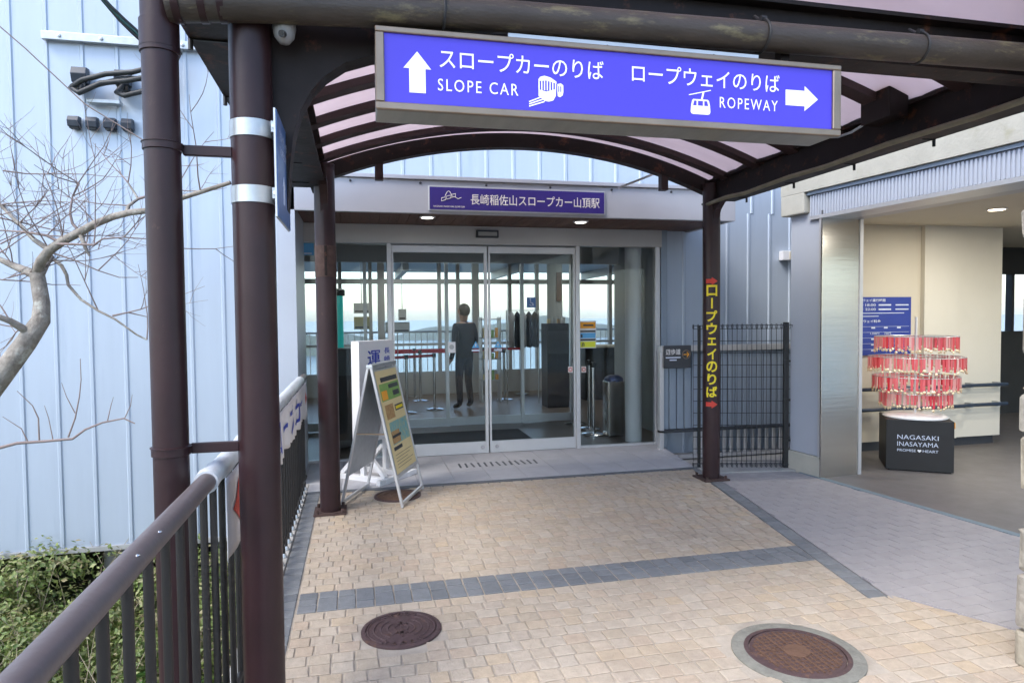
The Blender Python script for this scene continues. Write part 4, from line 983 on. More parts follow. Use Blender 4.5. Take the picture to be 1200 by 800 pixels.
# lobby inside
MB().hexa([tuple(rp(-.15, .031))[:2], tuple(rp(4, .031))[:2], (10.85, 1.5), (10.85, 8.6), (7.62, 8.6), (7.62, 6.7), (4.96, 6.7)], -.3, -.002).build('lobby_floor', 'lobby_floor', rb)
MB().hexa([tuple(rp(J, .49))[:2], tuple(rp(4, .49))[:2], (10.85, 1.5), (10.85, 8.6), (7.62, 8.6), (7.62, 6.7), (4.96, 6.7)], 2.62, 2.75).build('lobby_ceiling', 'cream', rb)
MB().box(4.85, 7.60, 6.56, 6.72, .11, 2.62).build('lobby_wall', 'cream', rb); MB().box(4.9, 7.58, 6.60, 6.70, -.01, .108).build('recessed_base', 'charcoal', rb)
MB().box(6.45, 6.93, 6.50, 6.558, .11, 2.62).build('wall_pilaster', 'cream_light', rb); MB().box(6.96, 7.605, 6.535, 6.556, .11, 2.62).build('wall_panel', 'cream_light', rb)
MB().box(4.87, 4.95, 5.90, 6.60, -.02, 2.62).build('jamb_wall', 'cream', rb)
MB().box(10.85, 10.95, 1.5, 8.6, -.02, 2.62).build('lobby_end_wall', 'cream', rb)
bw_ = MB(); bw_.box(7.0, 9.7, 8.5, 8.6, -.02, 2.62); bw_.box(9.7, 10.8, 8.5, 8.6, -.02, 1.30); bw_.box(9.7, 10.8, 8.5, 8.6, 2.2, 2.62); bw_.build('lobby_back_wall', 'dark_panel', rb)
MB().box(9.7, 10.8, 8.54, 8.548, 1.30, 2.2).build('lobby_window', 'pane', rb); MB().box(10.08, 10.13, 8.49, 8.6, 1.30, 2.2).build('window_mullion', 'charcoal', rb)
for z in (.735, .50):
    h_ = MB().tube([(4.95, 6.45, z), (6.40, 6.45, z), (6.45, 6.42, z), (6.95, 6.42, z), (7.0, 6.46, z), (7.62, 6.46, z)], .021, 12).build('lobby_handrail', 'navy_rail', rb, smooth=40)
    for x in (5.4, 6.2, 7.1, 7.5): MB().box(x - .02, x + .02, 6.455, 6.545 if x < 6.4 else 6.535, z - .03, z + .03).build('bracket', 'grey_board', h_)
d_ = MB().lathe([(.09, -.008), (.09, 0), (.0005, 0)], (6.17, 5.37, 2.619), 24).build('lobby_downlight', 'white', rb); MB().lathe([(.07, -.004), (.07, -.0105), (.0005, -.0105)], (6.17, 5.37, 2.619), 24).build('lens', 'lamp_warm', d_)
for xx, yy in ((7.6, 4.6), (6.6, 3.6)):  # extra downlights out of view, added to brighten the lobby
    d_ = MB().lathe([(.09, -.008), (.09, 0), (.0005, 0)], (xx, yy, 2.619), 24).build('lobby_downlight', 'white', rb); MB().lathe([(.07, -.004), (.07, -.0105), (.0005, -.0105)], (xx, yy, 2.619), 24).build('lens', 'lamp_warm', d_)
ib = thing('timetable_board', 'dark blue timetable and fare board on the cream lobby wall', 'board', (5.9, 6.55, 1.12))
MB().box(5.42, 6.30, 6.535, 6.558, 1.12, 1.79).build('panel', 'board_blue', ib, bevel=.002)
BY = 6.5335
text('ロープウェイ運行時間', 'lettering', 'pale_print', ib, (5.50, BY, 1.735), X_, Z_, .44, .034, bold=.02)
for z, a_, b_, c_ in ((1.685, '9:00 ~ 18:00', '12/1-2/28', '20'), (1.635, '9:00 ~ 22:00', '3/1-11/30', '15')):
    for k_, (t_, o_, w_) in enumerate(zip(a_.split(' '), (0, .135, .20), (.115, .04, .14))): text(t_, 'lettering', 'pale_print', ib, (5.47 + o_, BY, z + (.01 if k_ == 1 else 0)), X_, Z_, w_, .006 if k_ == 1 else .028, bold=.015)
    MB().box(5.85, 6.02, BY - .001, BY, z + .004, z + .022).build('print', 'pale_print', ib); MB().box(6.08, 6.26, BY - .001, BY, z + .006, z + .02).build('print', 'pale_print', ib)
for z, x1 in ((1.60, 6.2), (1.565, 5.85)): MB().box(5.5, x1, BY - .001, BY, z, z + .008).build('print', 'pale_print', ib)
text('ロープウェイ料金', 'lettering', 'pale_print', ib, (5.50, BY, 1.495), X_, Z_, .38, .034, bold=.02)
for z in (1.46, 1.395, 1.33, 1.265, 1.20): MB().box(5.45, 6.27, BY - .001, BY, z - .012, z - .009).build('print', 'pale_print', ib)
for z in (1.435, 1.305, 1.24, 1.175):
    for x in (5.60, 5.78, 5.95, 6.13): MB().box(x - .025, x + .025, BY - .001, BY, z - .008, z + .01).build('print', 'pale_print', ib)
text('1,250円', 'lettering', 'pale_print', ib, (5.74, BY, 1.355), X_, Z_, .12, .03, bold=.01); text('730円', 'lettering', 'pale_print', ib, (5.93, BY, 1.355), X_, Z_, .09, .03, bold=.01)

for xx, yy in ((6.17, 5.37), (7.6, 4.6), (6.6, 3.6)):  # lamps past the first are unseen additions that brighten the lobby
    ld = bpy.data.lights.new('downlight_lamp', 'AREA'); ld.shape = 'DISK'; ld.size = .14; ld.energy = 10; ld.color = (1, .94, .84); lo = bpy.data.objects.new('downlight_lamp', ld); C.objects.link(lo); lo.location = (xx, yy, 2.60)

# key-charm rack on a black plinth
kr = thing('display_plinth', 'black box plinth with white lettering below the red charm rack', 'plinth', (5.56, 5.66, 0))
k0, k1 = Vector((5.25, 5.744, 0)), Vector((5.735, 5.40, 0)); ku = (k1 - k0).normalized(); kn = Vector((ku.y, -ku.x, 0)); kw = (k1 - k0).length; kc = (k0 + k1) / 2 - kn * .28
MB().obox(kc + Z_ * .265, ku, kn, Z_, kw, .56, .51).build('box', 'black', kr, bevel=.005)
MB().obox(kc + Z_ * .005, ku, kn, Z_, kw - .04, .52, .012).build('foot', 'black_gloss', kr)
MB().obox(k1 - kn * .03 + Z_ * .48 + ku * .004, kn, ku, Z_, .03, .012, .06).build('catch', 'orange_print', kr)
ko = kc + kn * .2805 - ku * (kw / 2)
text('NAGASAKI', 'lettering', 'pale_print', kr, ko + ku * .10 + Z_ * .325, ku, Z_, .36, .045, bold=-.004); text('INASAYAMA', 'lettering', 'pale_print', kr, ko + ku * .10 + Z_ * .255, ku, Z_, .36, .045, bold=-.004)
text('PROMISE', 'lettering', 'pale_print', kr, ko + ku * .10 + Z_ * .20, ku, Z_, .165, .026, bold=.0); text('HEART', 'lettering', 'pale_print', kr, ko + ku * .325 + Z_ * .20, ku, Z_, .135, .026, bold=.0)
hpts = [(math.sin(t) ** 3 * 16, 13 * math.cos(t) - 5 * math.cos(2 * t) - 2 * math.cos(3 * t) - math.cos(4 * t)) for t in [2 * PI * i / 24 for i in range(24)]]
MB().prism([(p[0] * .0011, p[1] * .0011) for p in hpts], ko + ku * .296 + Z_ * .213, ku, Z_, .002).build('heart', 'white', kr)
rk = thing('charm_rack', 'clear round rack hung with rows of small red charms on the black plinth', 'rack', (kc.x, kc.y, .525))
MB().lathe([(.30, 0), (.30, .012), (.26, .03), (.05, .04), (.0005, .04)], (kc.x, kc.y, .524), 40).build('round_base', 'acrylic', rk, smooth=40)
MB().cyl(tuple(kc + Z_ * .56), tuple(kc + Z_ * 1.56), .013, 12).build('pole', 'acrylic', rk, smooth=40)
strap_v = []
for ti, (zt, rr, nn) in enumerate(((1.36, .38, 76), (1.15, .44, 84), (.95, .40, 76), (.78, .33, 62))):
    ring = [kc + Vector((rr * math.cos(2 * PI * i / 40), rr * math.sin(2 * PI * i / 40), zt)) for i in range(40)]
    rg = MB().tube(ring, .004, 6, closed=True).build('ring', 'galv', rk, smooth=40)
    sp_ = MB()
    for i in range(8): sp_.tube([kc + Z_ * zt, kc + Vector((rr * math.cos(PI * i / 4), rr * math.sin(PI * i / 4), zt))], .003, 5)
    sp_.build('spoke', 'galv', rg)
    for i in range(nn):
        a = 2 * PI * i / nn + random.uniform(-.02, .02); p = kc + Vector((rr * math.cos(a), rr * math.sin(a), zt)); t_ = Vector((-math.sin(a), math.cos(a), 0)); r_ = Vector((math.cos(a), math.sin(a), 0)); ln = random.uniform(.10, .14)
        strap_v.append((p, t_, r_, ln))
random.shuffle(strap_v)
reds = MB(); golds = MB()
def charm(p, t_, r_, ln, A, B):
    sw = Vector((random.uniform(-.05, .05), random.uniform(-.05, .05), -1)).normalized()
    A.obox(p + sw * (ln * .5), t_, r_, Z_, .022, .004, ln); e = p + sw * (ln + .018); rr = .017
    B.add([e + t_ * rr, e + Z_ * rr * .9, e - t_ * rr, e - Z_ * rr * 1.2, e + r_ * .008, e - r_ * .008], [(0, 1, 4), (1, 2, 4), (2, 3, 4), (3, 0, 4), (1, 0, 5), (2, 1, 5), (3, 2, 5), (0, 3, 5)])
for q in strap_v[:296]:
    A, B = MB(), MB(); charm(*q, A, B); o = A.build('charm', 'red_charm', rk); B.build('bead', 'gold_charm', o)

# ------------------------------------------------------------------ things inside the station
def stanchion(x, y, label, h=.98):
    t = thing('stanchion', label, 'stanchion', (x, y, 0), 'queue posts in the station')
    MB().lathe([(.16, 0), (.16, .012), (.12, .022), (.03, .035), (.0005, .035)], (x, y, 0), 24).build('base', 'chrome', t, smooth=40)
    MB().cyl((x, y, .03), (x, y, h - .07), .025, 14).build('pole', 'chrome', t, smooth=40); MB().cyl((x, y, h - .07), (x, y, h), .034, 14).build('belt_head', 'black', t, smooth=40)
    return t
rows = [[(.25, 11.0), (.78, 11.3), (1.28, 11.6)], [(-.2, 12.6), (1.15, 12.9), (2.75, 12.6)], [(.0, 13.5), (1.1, 13.6), (2.5, 13.5), (3.3, 13.4)]]
nm = ['nearest queue row', 'middle queue row', 'far queue row']
for r, row in enumerate(rows):
    for i, (x, y) in enumerate(row):
        stanchion(x, y, ['chrome queue post with round base at the left end of the ', 'chrome queue post second from the left in the ', 'chrome queue post third from the left in the ', 'chrome queue post at the right end of the '][i] + nm[r])
    for i in range(len(row) - 1):
        a, b = Vector((*row[i], 0)), Vector((*row[i + 1], 0)); d = (b - a).normalized(); n_ = Vector((-d.y, d.x, 0))
        o = MB().obox((a + b) / 2 + Z_ * .945, d, n_, Z_, (b - a).length - .07, .004, .05).build('queue_belt', 'belt', origin=tuple((a + b) / 2)); tag(o, 'red belt stretched between chrome posts of the ' + nm[r] + (', leftmost span' if i == 0 else ', second span' if i == 1 else ', right span'), 'belt', 'red queue belts')
for i, (x, y, w_) in enumerate(((3.12, 9.40, 'tallest looking, nearest the door'), (3.18, 8.93, 'middle of the three'), (3.08, 8.50, 'beside the blue topped bin'))):
    stanchion(x, y, 'unused chrome post behind the right pane, ' + w_)
tbn = thing('waste_bin', 'steel waste bin with dark blue lid behind the right entrance glass', 'bin', (3.30, 8.32, 0))
MB().box(3.19, 3.42, 8.21, 8.43, .01, .74).build('body', 'steel', tbn, bevel=.01)
MB().lathe([(.125, 0), (.13, .02), (.11, .05), (.06, .075), (.0005, .08)], (3.305, 8.32, .74), 20).build('lid', 'bin_blue', tbn, smooth=50)
wc = MB().cyl((3.42, 7.93, -.003), (3.42, 7.93, 2.70), .105, 32).build('round_column', 'white', origin=(3.42, 7.93, 0), smooth=40); tag(wc, 'white round column just behind the right entrance glass', 'column')
oc = thing('interior_column', 'grey interior column with a brown strip painted as warm light beyond the right door', 'column', (3.75, 12.5, 0))
MB().cyl((3.75, 12.5, 0), (3.75, 12.5, 2.76), .15, 24).build('shaft', 'room_wall', oc, smooth=40); MB().box(3.74, 3.84, 12.33, 12.36, 1.9, 2.45).build('warm_light_strip', 'wood', oc)  # strip in wood brown stands in for warm light on the shaft
tm = thing('ticket_cabinet', 'tall black cabinet inside beyond the right sliding door', 'cabinet', (3.5, 11.4, 0))
MB().box(3.22, 3.62, 11.2, 11.6, 0, 1.48).build('body', 'black', tm, bevel=.01); MB().box(3.24, 3.60, 11.19, 11.2, .95, 1.35).build('screen_panel', 'dark_panel', tm)
for i in range(4): MB().box(3.26 + .09 * i, 3.31 + .09 * i, 11.3, 11.36, 1.48, 1.56 + .03 * (i % 2)).build('leaflet', ['poster', 'grey_board', 'poster_brown', 'white'][i], tm)
cr_ = thing('clothes_rack', 'rack of hanging jackets inside beyond the right sliding door', 'rack', (2.95, 11.9, 0))
g = MB(); g.tube([(2.65, 11.9, 0), (2.65, 11.9, 1.72), (3.25, 11.9, 1.72), (3.25, 11.9, 0)], .015, 8); g.build('frame', 'chrome', cr_, smooth=40)
for i in range(5):
    x = 2.74 + i * .11; m = MB(); m.lathe([(.05, 0), (.075, .03), (.065, .3), (.06, .45), (.085, .56), (.05, .62), (.012, .66)], (0, 0, 0), 12); o = m.build('garment', ['cloth_grey', 'cloth_blue', 'cloth_grey', 'cloth_blue', 'jacket'][i], cr_, smooth=60)
    for v in o.data.vertices: p = v.co + wl(cr_); v.co = Vector((x + p.x * .55, 11.9 + p.y * 2.6, 1.04 + p.z)) - wl(cr_)
sh = thing('goods_shelf', 'open shelf with small goods inside beyond the right sliding door', 'shelf', (2.4, 12.4, 0))
for z in (.4, .8, 1.2, 1.55): MB().box(2.25, 2.62, 12.3, 12.6, z, z + .02).build('shelf_board', 'grey_board', sh)
for x in (2.25, 2.61): MB().box(x, x + .02, 12.3, 12.6, 0, 1.6).build('upright', 'alu', sh)
for i in range(12): MB().box(2.29 + .08 * (i % 4), 2.34 + .08 * (i % 4), 12.34, 12.42, .42 + .4 * (i // 4), .52 + .4 * (i // 4) + .04 * (i % 3)).build('goods', ['poster', 'white', 'poster_green', 'orange_print'][i % 4], sh)
for (x0, x1, z0, z1, m, y, lb) in ((-.07, .20, 1.69, 1.87, 'grey_board', 12.0, 'grey hanging notice panel, upper of the pair left of the doors'), (-.07, .20, 1.41, 1.63, 'olive_board', 12.02, 'olive notice panel below a grey one left of the doors'), (.70, .84, 1.56, 1.76, 'grey_board', 12.0, 'small grey upright notice above a wider one at the far windows'), (.47, .90, 1.34, 1.53, 'grey_board', 12.04, 'wide grey notice panel before the far windows')):
    t = thing('notice_board', lb, 'notice', ((x0 + x1) / 2, y, z0), 'notice panels inside')
    MB().box(x0, x1, y, y + .015, z0, z1).build('panel', m, t); MB().box(x0 + .02, x1 - .02, y - .002, y, z0 + .02, z0 + .05).build('print', 'dark_panel', t)
    MB().cyl(((x0 + x1) / 2, y + .02, 0 if z0 < 1.5 else z1), ((x0 + x1) / 2, y + .02, z0 if z0 < 1.5 else 2.76), .008, 6).build('support', 'galv', t)
tc_ = thing('display_tube', 'glowing teal glass tube display with dark cap inside on the left', 'display', (-.33, 10.6, 0))
MB().cyl((-.33, 10.6, .5), (-.33, 10.6, 1.95), .11, 24).build('tube', 'teal_glass', tc_, smooth=40); MB().lathe([(.14, 0), (.14, .09), (.10, .11), (.0005, .11)], (-.33, 10.6, 1.95), 24).build('cap', 'charcoal', tc_, smooth=40); MB().cyl((-.33, 10.6, 0), (-.33, 10.6, .5), .14, 24).build('pedestal', 'charcoal', tc_, smooth=40)
dc = thing('dark_cabinet', 'dark cabinet behind the left glass next to the white sign', 'cabinet', (-.2, 8.6, 0))
MB().box(-.30, .04, 8.45, 8.75, .0, 1.23).build('body', 'dark_panel', dc, bevel=.01); MB().box(-.28, .02, 8.44, 8.45, .1, .9).build('door', 'black', dc)
ru = thing('rollup_banner', 'narrow coloured roll-up banner standing behind the left glass', 'banner', (-.38, 8.1, 0))
MB().box(-.46, -.30, 8.05, 8.16, 0, .06).build('base', 'galv', ru)
p_ = MB().box(-.45, -.31, 8.10, 8.104, .06, 1.28).build('print_panel', 'poster_green', ru); MB().box(-.44, -.32, 8.097, 8.0995, .2, .55).build('print', 'poster_brown', p_); MB().box(-.44, -.32, 8.097, 8.0995, .6, .85).build('print', 'cyan_print', p_)
bcn = thing('service_counter', 'long dark counter along the far right inside the station', 'counter', (4.9, 12.2, 0))
MB().box(4.2, 5.8, 12.0, 12.5, 0, 1.0).build('body', 'dark_panel', bcn, bevel=.01); MB().box(4.15, 5.85, 11.95, 12.55, 1.0, 1.04).build('top', 'cream', bcn, bevel=.006)

# person seen through the left door
def person(x, y, face):
    j = {'pelvis': (0, 0, .93), 'belly': (0, .0, 1.08), 'chest': (0, -.01, 1.30), 'neck': (0, .0, 1.475), 'headb': (0, .01, 1.56), 'head': (0, .015, 1.67), 'crown': (0, .0, 1.75),
         'hl': (.095, 0, .90), 'kl': (.125, .06, .50), 'al': (.16, .03, .09), 'tl': (.20, .17, .035), 'hr_': (-.095, 0, .90), 'kr': (-.105, .02, .50), 'ar': (-.115, -.01, .09), 'tr': (-.14, .14, .035),
         'sl': (.185, -.01, 1.40), 'el': (.235, -.03, 1.13), 'wl': (.13, .17, 1.07), 'pl': (.07, .21, 1.08), 'sr': (-.185, -.01, 1.40), 'er': (-.232, -.03, 1.12), 'wr': (-.245, .04, .88), 'pr': (-.245, .07, .82)}
    rad = dict(pelvis=.15, belly=.145, chest=.165, neck=.058, headb=.075, head=.098, crown=.06, hl=.095, kl=.066, al=.05, tl=.038, hr_=.095, kr=.066, ar=.05, tr=.038, sl=.078, el=.056, wl=.04, pl=.034, sr=.078, er=.056, wr=.04, pr=.034)
    ed = [('pelvis', 'belly'), ('belly', 'chest'), ('chest', 'neck'), ('neck', 'headb'), ('headb', 'head'), ('head', 'crown'), ('pelvis', 'hl'), ('hl', 'kl'), ('kl', 'al'), ('al', 'tl'), ('pelvis', 'hr_'), ('hr_', 'kr'), ('kr', 'ar'), ('ar', 'tr'), ('chest', 'sl'), ('sl', 'el'), ('el', 'wl'), ('wl', 'pl'), ('chest', 'sr'), ('sr', 'er'), ('er', 'wr'), ('wr', 'pr')]
    # five fingers on each hand
    for s, P in ((1, 'pl'), (-1, 'pr')):
        bx, by, bz = j[P]
        for k, (dx, dz, ln) in enumerate(((.026, .004, .075), (.009, -.004, .085), (-.009, -.008, .08), (-.026, -.010, .062))):
            a, b, c = f'{P}f{k}a', f'{P}f{k}b', f'{P}f{k}c'; j[a] = (bx + s * dx * .9, by + .025, bz - .012 + dz * .2); j[b] = (bx + s * dx, by + .025 + ln * .5, bz - .03 + dz); j[c] = (bx + s * dx * .9, by + .02 + ln * .7, bz - .03 - ln * .5 + dz)
            rad[a] = .011; rad[b] = .0095; rad[c] = .008; ed += [(P, a), (a, b), (b, c)]
        j[P + 't1'] = (bx - s * .04, by + .015, bz + .005); j[P + 't2'] = (bx - s * .05, by + .055, bz - .01); rad[P + 't1'] = .012; rad[P + 't2'] = .009; ed += [(P, P + 't1'), (P + 't1', P + 't2')]
    names = list(j); me = bpy.data.meshes.new('person'); me.from_pydata([j[n] for n in names], [(names.index(a), names.index(b)) for a, b in ed], [])
    o = bpy.data.objects.new('person', me); C.objects.link(o)
    sk = o.modifiers.new('skin', 'SKIN'); sub = o.modifiers.new('sub', 'SUBSURF'); sub.levels = 2; sub.render_levels = 2
    for i, n in enumerate(names):
        r = rad[n]; d = me.skin_vertices[0].data[i]; d.radius = (r, r * (.72 if n in ('pelvis', 'belly', 'chest') else 1)); d.use_root = (n == 'pelvis')
    dg = bpy.context.evaluated_depsgraph_get(); m2 = bpy.data.meshes.new_from_object(o.evaluated_get(dg), depsgraph=dg)
    bpy.data.objects.remove(o)
    for m in ('jacket', 'skin', 'cloth_blue', 'black'): m2.materials.append(M[m])
    for p in m2.polygons:
        c = p.center; p.use_smooth = True
        p.material_index = 1 if (c.z > 1.46 or (c.y > .19 and .9 < c.z < 1.2) or (c.x < -.2 and .6 < c.z < .86)) else (3 if c.z < .08 else (2 if c.z < .88 and abs(c.x) < .19 else 0))
    ob = bpy.data.objects.new('person', m2); C.objects.link(ob); ob.location = (x, y, 0); ob.rotation_euler = (0, 0, face); ob.scale = (1.03, 1.03, 1.03)
    tag(ob, 'person in dark jacket standing inside, seen through the left sliding door', 'person')
    def kid(mb, nm_, mt): k = bpy.data.objects.new(nm_, mb.mesh(nm_, mt, smooth=60)); C.objects.link(k); k.parent = ob; return k
    h = MB(); n = 16; vs = []; fs = []
    for i in range(9):
        th = i / 8 * 2.5
        for k in range(n):
            ph = 2 * PI * k / n; r = .112; lim = th if math.sin(ph) < .2 else min(th, 1.05)
            vs.append((r * .93 * math.sin(lim) * math.cos(ph), .0 + r * 1.02 * math.sin(lim) * math.sin(ph), 1.675 + r * 1.05 * math.cos(lim)))
    for i in range(8):
        for k in range(n): fs.append((i * n + k, i * n + (k + 1) % n, (i + 1) * n + (k + 1) % n, (i + 1) * n + k))
    h.add(vs, fs); kid(h, 'hair', 'hair')
    e = MB()
    for s in (-1, 1): e.lathe([(.012, -.008), (.014, 0), (.0005, .008)], (s * .035, .098, 1.665), 8)
    kid(e, 'eyes', 'black'); e = MB(); e.add([(-.014, .095, 1.63), (.014, .095, 1.63), (0, .125, 1.632), (0, .098, 1.67)], [(0, 1, 2), (0, 2, 3), (1, 3, 2)]); kid(e, 'nose', 'skin')
    e = MB().box(-.025, .025, .090, .101, 1.60, 1.608); kid(e, 'mouth', 'poster_brown')
    e = MB()
    for s in (-1, 1): e.obox((s * .102, .01, 1.66), X_, Y_, Z_, .018, .035, .06)
    kid(e, 'ears', 'skin'); e = MB().lathe([(.085, 1.43), (.08, 1.47), (.07, 1.48)], (0, 0, 0), 16); kid(e, 'collar', 'jacket')
person(1.80, 11.5, PI * .17)

# ------------------------------------------------------------------ fittings on the blue wall at the left
ch_ = MB().box(-3.03, -1.2, 7.62, 7.672, 4.42, 4.50).build('strut_channel', 'galv', origin=(-2.2, 7.65, 4.42), bevel=.004); tag(ch_, 'galvanised steel strut bolted across the upper left wall', 'bracket')
for x in (-2.87, -2.5, -2.1, -1.7): MB().lathe([(.018, 0), (.018, .012), (.0005, .016)], (0, 0, 0), 8).build('bolt', 'galv', ch_); 
for i, o in enumerate([c for c in ch_.children]): o.rotation_euler = (PI / 2, 0, 0); o.location = Vector((-2.87 + .38 * i, 7.62, 4.46)) - wl(ch_); 
for o in ch_.children:
    for v in o.data.vertices: v.co += wl(ch_)
for i in range(4):
    x = -2.76 + .163 * i; t = thing('wall_vent', ['dark hooded wall vent, leftmost of the four in a row', 'dark hooded wall vent, second from the left of four', 'dark hooded wall vent, third from the left of four', 'dark hooded wall vent, rightmost of the four in a row'][i], 'vent', (x, 7.66, 3.56), 'hooded vents on the left wall')
    MB().prism([(0, 3.56), (-.085, 3.56), (-.10, 3.62), (-.075, 3.665), (0, 3.67)], (x - .052, 7.672, 0), Y_, Z_, .104).build('hood', 'vent', t, bevel=.006); MB().box(x - .04, x + .04, 7.60, 7.67, 3.545, 3.558).build('louvre', 'black', t)
for i, x in enumerate((-2.69, -2.30)):
    t = thing('cable_entry_hood', ['dark cable entry hood on the wall, left of the pair', 'dark cable entry hood on the wall, right of the pair'][i], 'cable hood', (x, 7.66, 4.0), 'cable entry hoods')
    MB().prism([(0, 4.0), (-.09, 4.0), (-.12, 4.08), (-.09, 4.15), (0, 4.16)], (x - .07, 7.672, 0), Y_, Z_, .14).build('hood', 'vent', t, bevel=.006); MB().box(x - .05, x + .05, 7.59, 7.67, 3.95, 3.999).build('throat', 'black', t)
sh_ = MB().box(-2.62, -2.32, 7.56, 7.672, 3.80, 3.835).build('cable_shelf', 'galv', origin=(-2.47, 7.65, 3.8), bevel=.004); tag(sh_, 'small galvanised cable shelf on the wall above the four vents', 'bracket')
for i, pts in enumerate(([(-2.69, 7.60, 4.0), (-2.72, 7.50, 3.93), (-2.62, 7.46, 3.98), (-2.4, 7.44, 4.05), (-2.15, 7.42, 4.08), (-1.95, 7.4, 4.14), (-1.85, 7.35, 4.3), (-1.8, 7.3, 4.5)], [(-2.68, 7.62, 3.99), (-2.66, 7.52, 3.88), (-2.5, 7.48, 3.95), (-2.25, 7.46, 4.02), (-2.0, 7.44, 4.03), (-1.88, 7.4, 4.12), (-1.8, 7.36, 4.3), (-1.76, 7.3, 4.5)], [(-2.30, 7.60, 3.99), (-2.33, 7.52, 3.90), (-2.25, 7.48, 3.86), (-2.1, 7.46, 3.90), (-1.9, 7.44, 3.97), (-1.8, 7.4, 4.1), (-1.7, 7.38, 4.3)], [(-2.71, 7.62, 4.0), (-2.74, 7.52, 3.92), (-2.66, 7.48, 3.86), (-2.45, 7.45, 3.96), (-2.2, 7.44, 4.0), (-1.98, 7.42, 4.05), (-1.86, 7.38, 4.2), (-1.78, 7.32, 4.45)])):
    o = MB().tube(pts, .026, 10).build('wall_cable', 'cable', smooth=60, origin=pts[0]); tag(o, ['thick black cable looping from the left hood, topmost strand', 'thick black cable looping from the left hood, middle strand', 'thick black cable looping from the right hood', 'thick black cable looping from the left hood, lowest strand'][i], 'cable', 'black cables on the left wall')
for i in range(3):
    a, b = Vector((-2.62 - .03 * i, 6.9, 5.1)), Vector((-1.95 + .05 * i, 7.4, 4.25)); pts = [a.lerp(b, k / 8) + Vector((.02 * math.sin(k * 1.3 + i), 0, .02 * math.cos(k * 1.7 + i) - .06 * math.sin(PI * k / 8))) for k in range(9)]
    o = MB().tube(pts, .016, 8).build('overhead_cable', 'cable_green' if i == 1 else 'cable', smooth=60, origin=tuple(a)); tag(o, ['black overhead cable coming down to the wall, left of the bundle', 'teal overhead cable in the middle of the bundle at the upper left', 'black overhead cable coming down to the wall, right of the bundle'][i], 'cable', 'overhead cables')
o = MB().tube([(-4.0, 6.6, 4.95), (-3.3, 6.6, 4.45), (-2.75, 6.6, 3.95), (-2.3, 6.6, 3.5), (-1.7, 6.6, 3.12)], .006, 6).build('thin_wire', 'twig', smooth=60, origin=(-3, 6.6, 4)); tag(o, 'thin slack wire crossing before the four wall vents', 'wire')

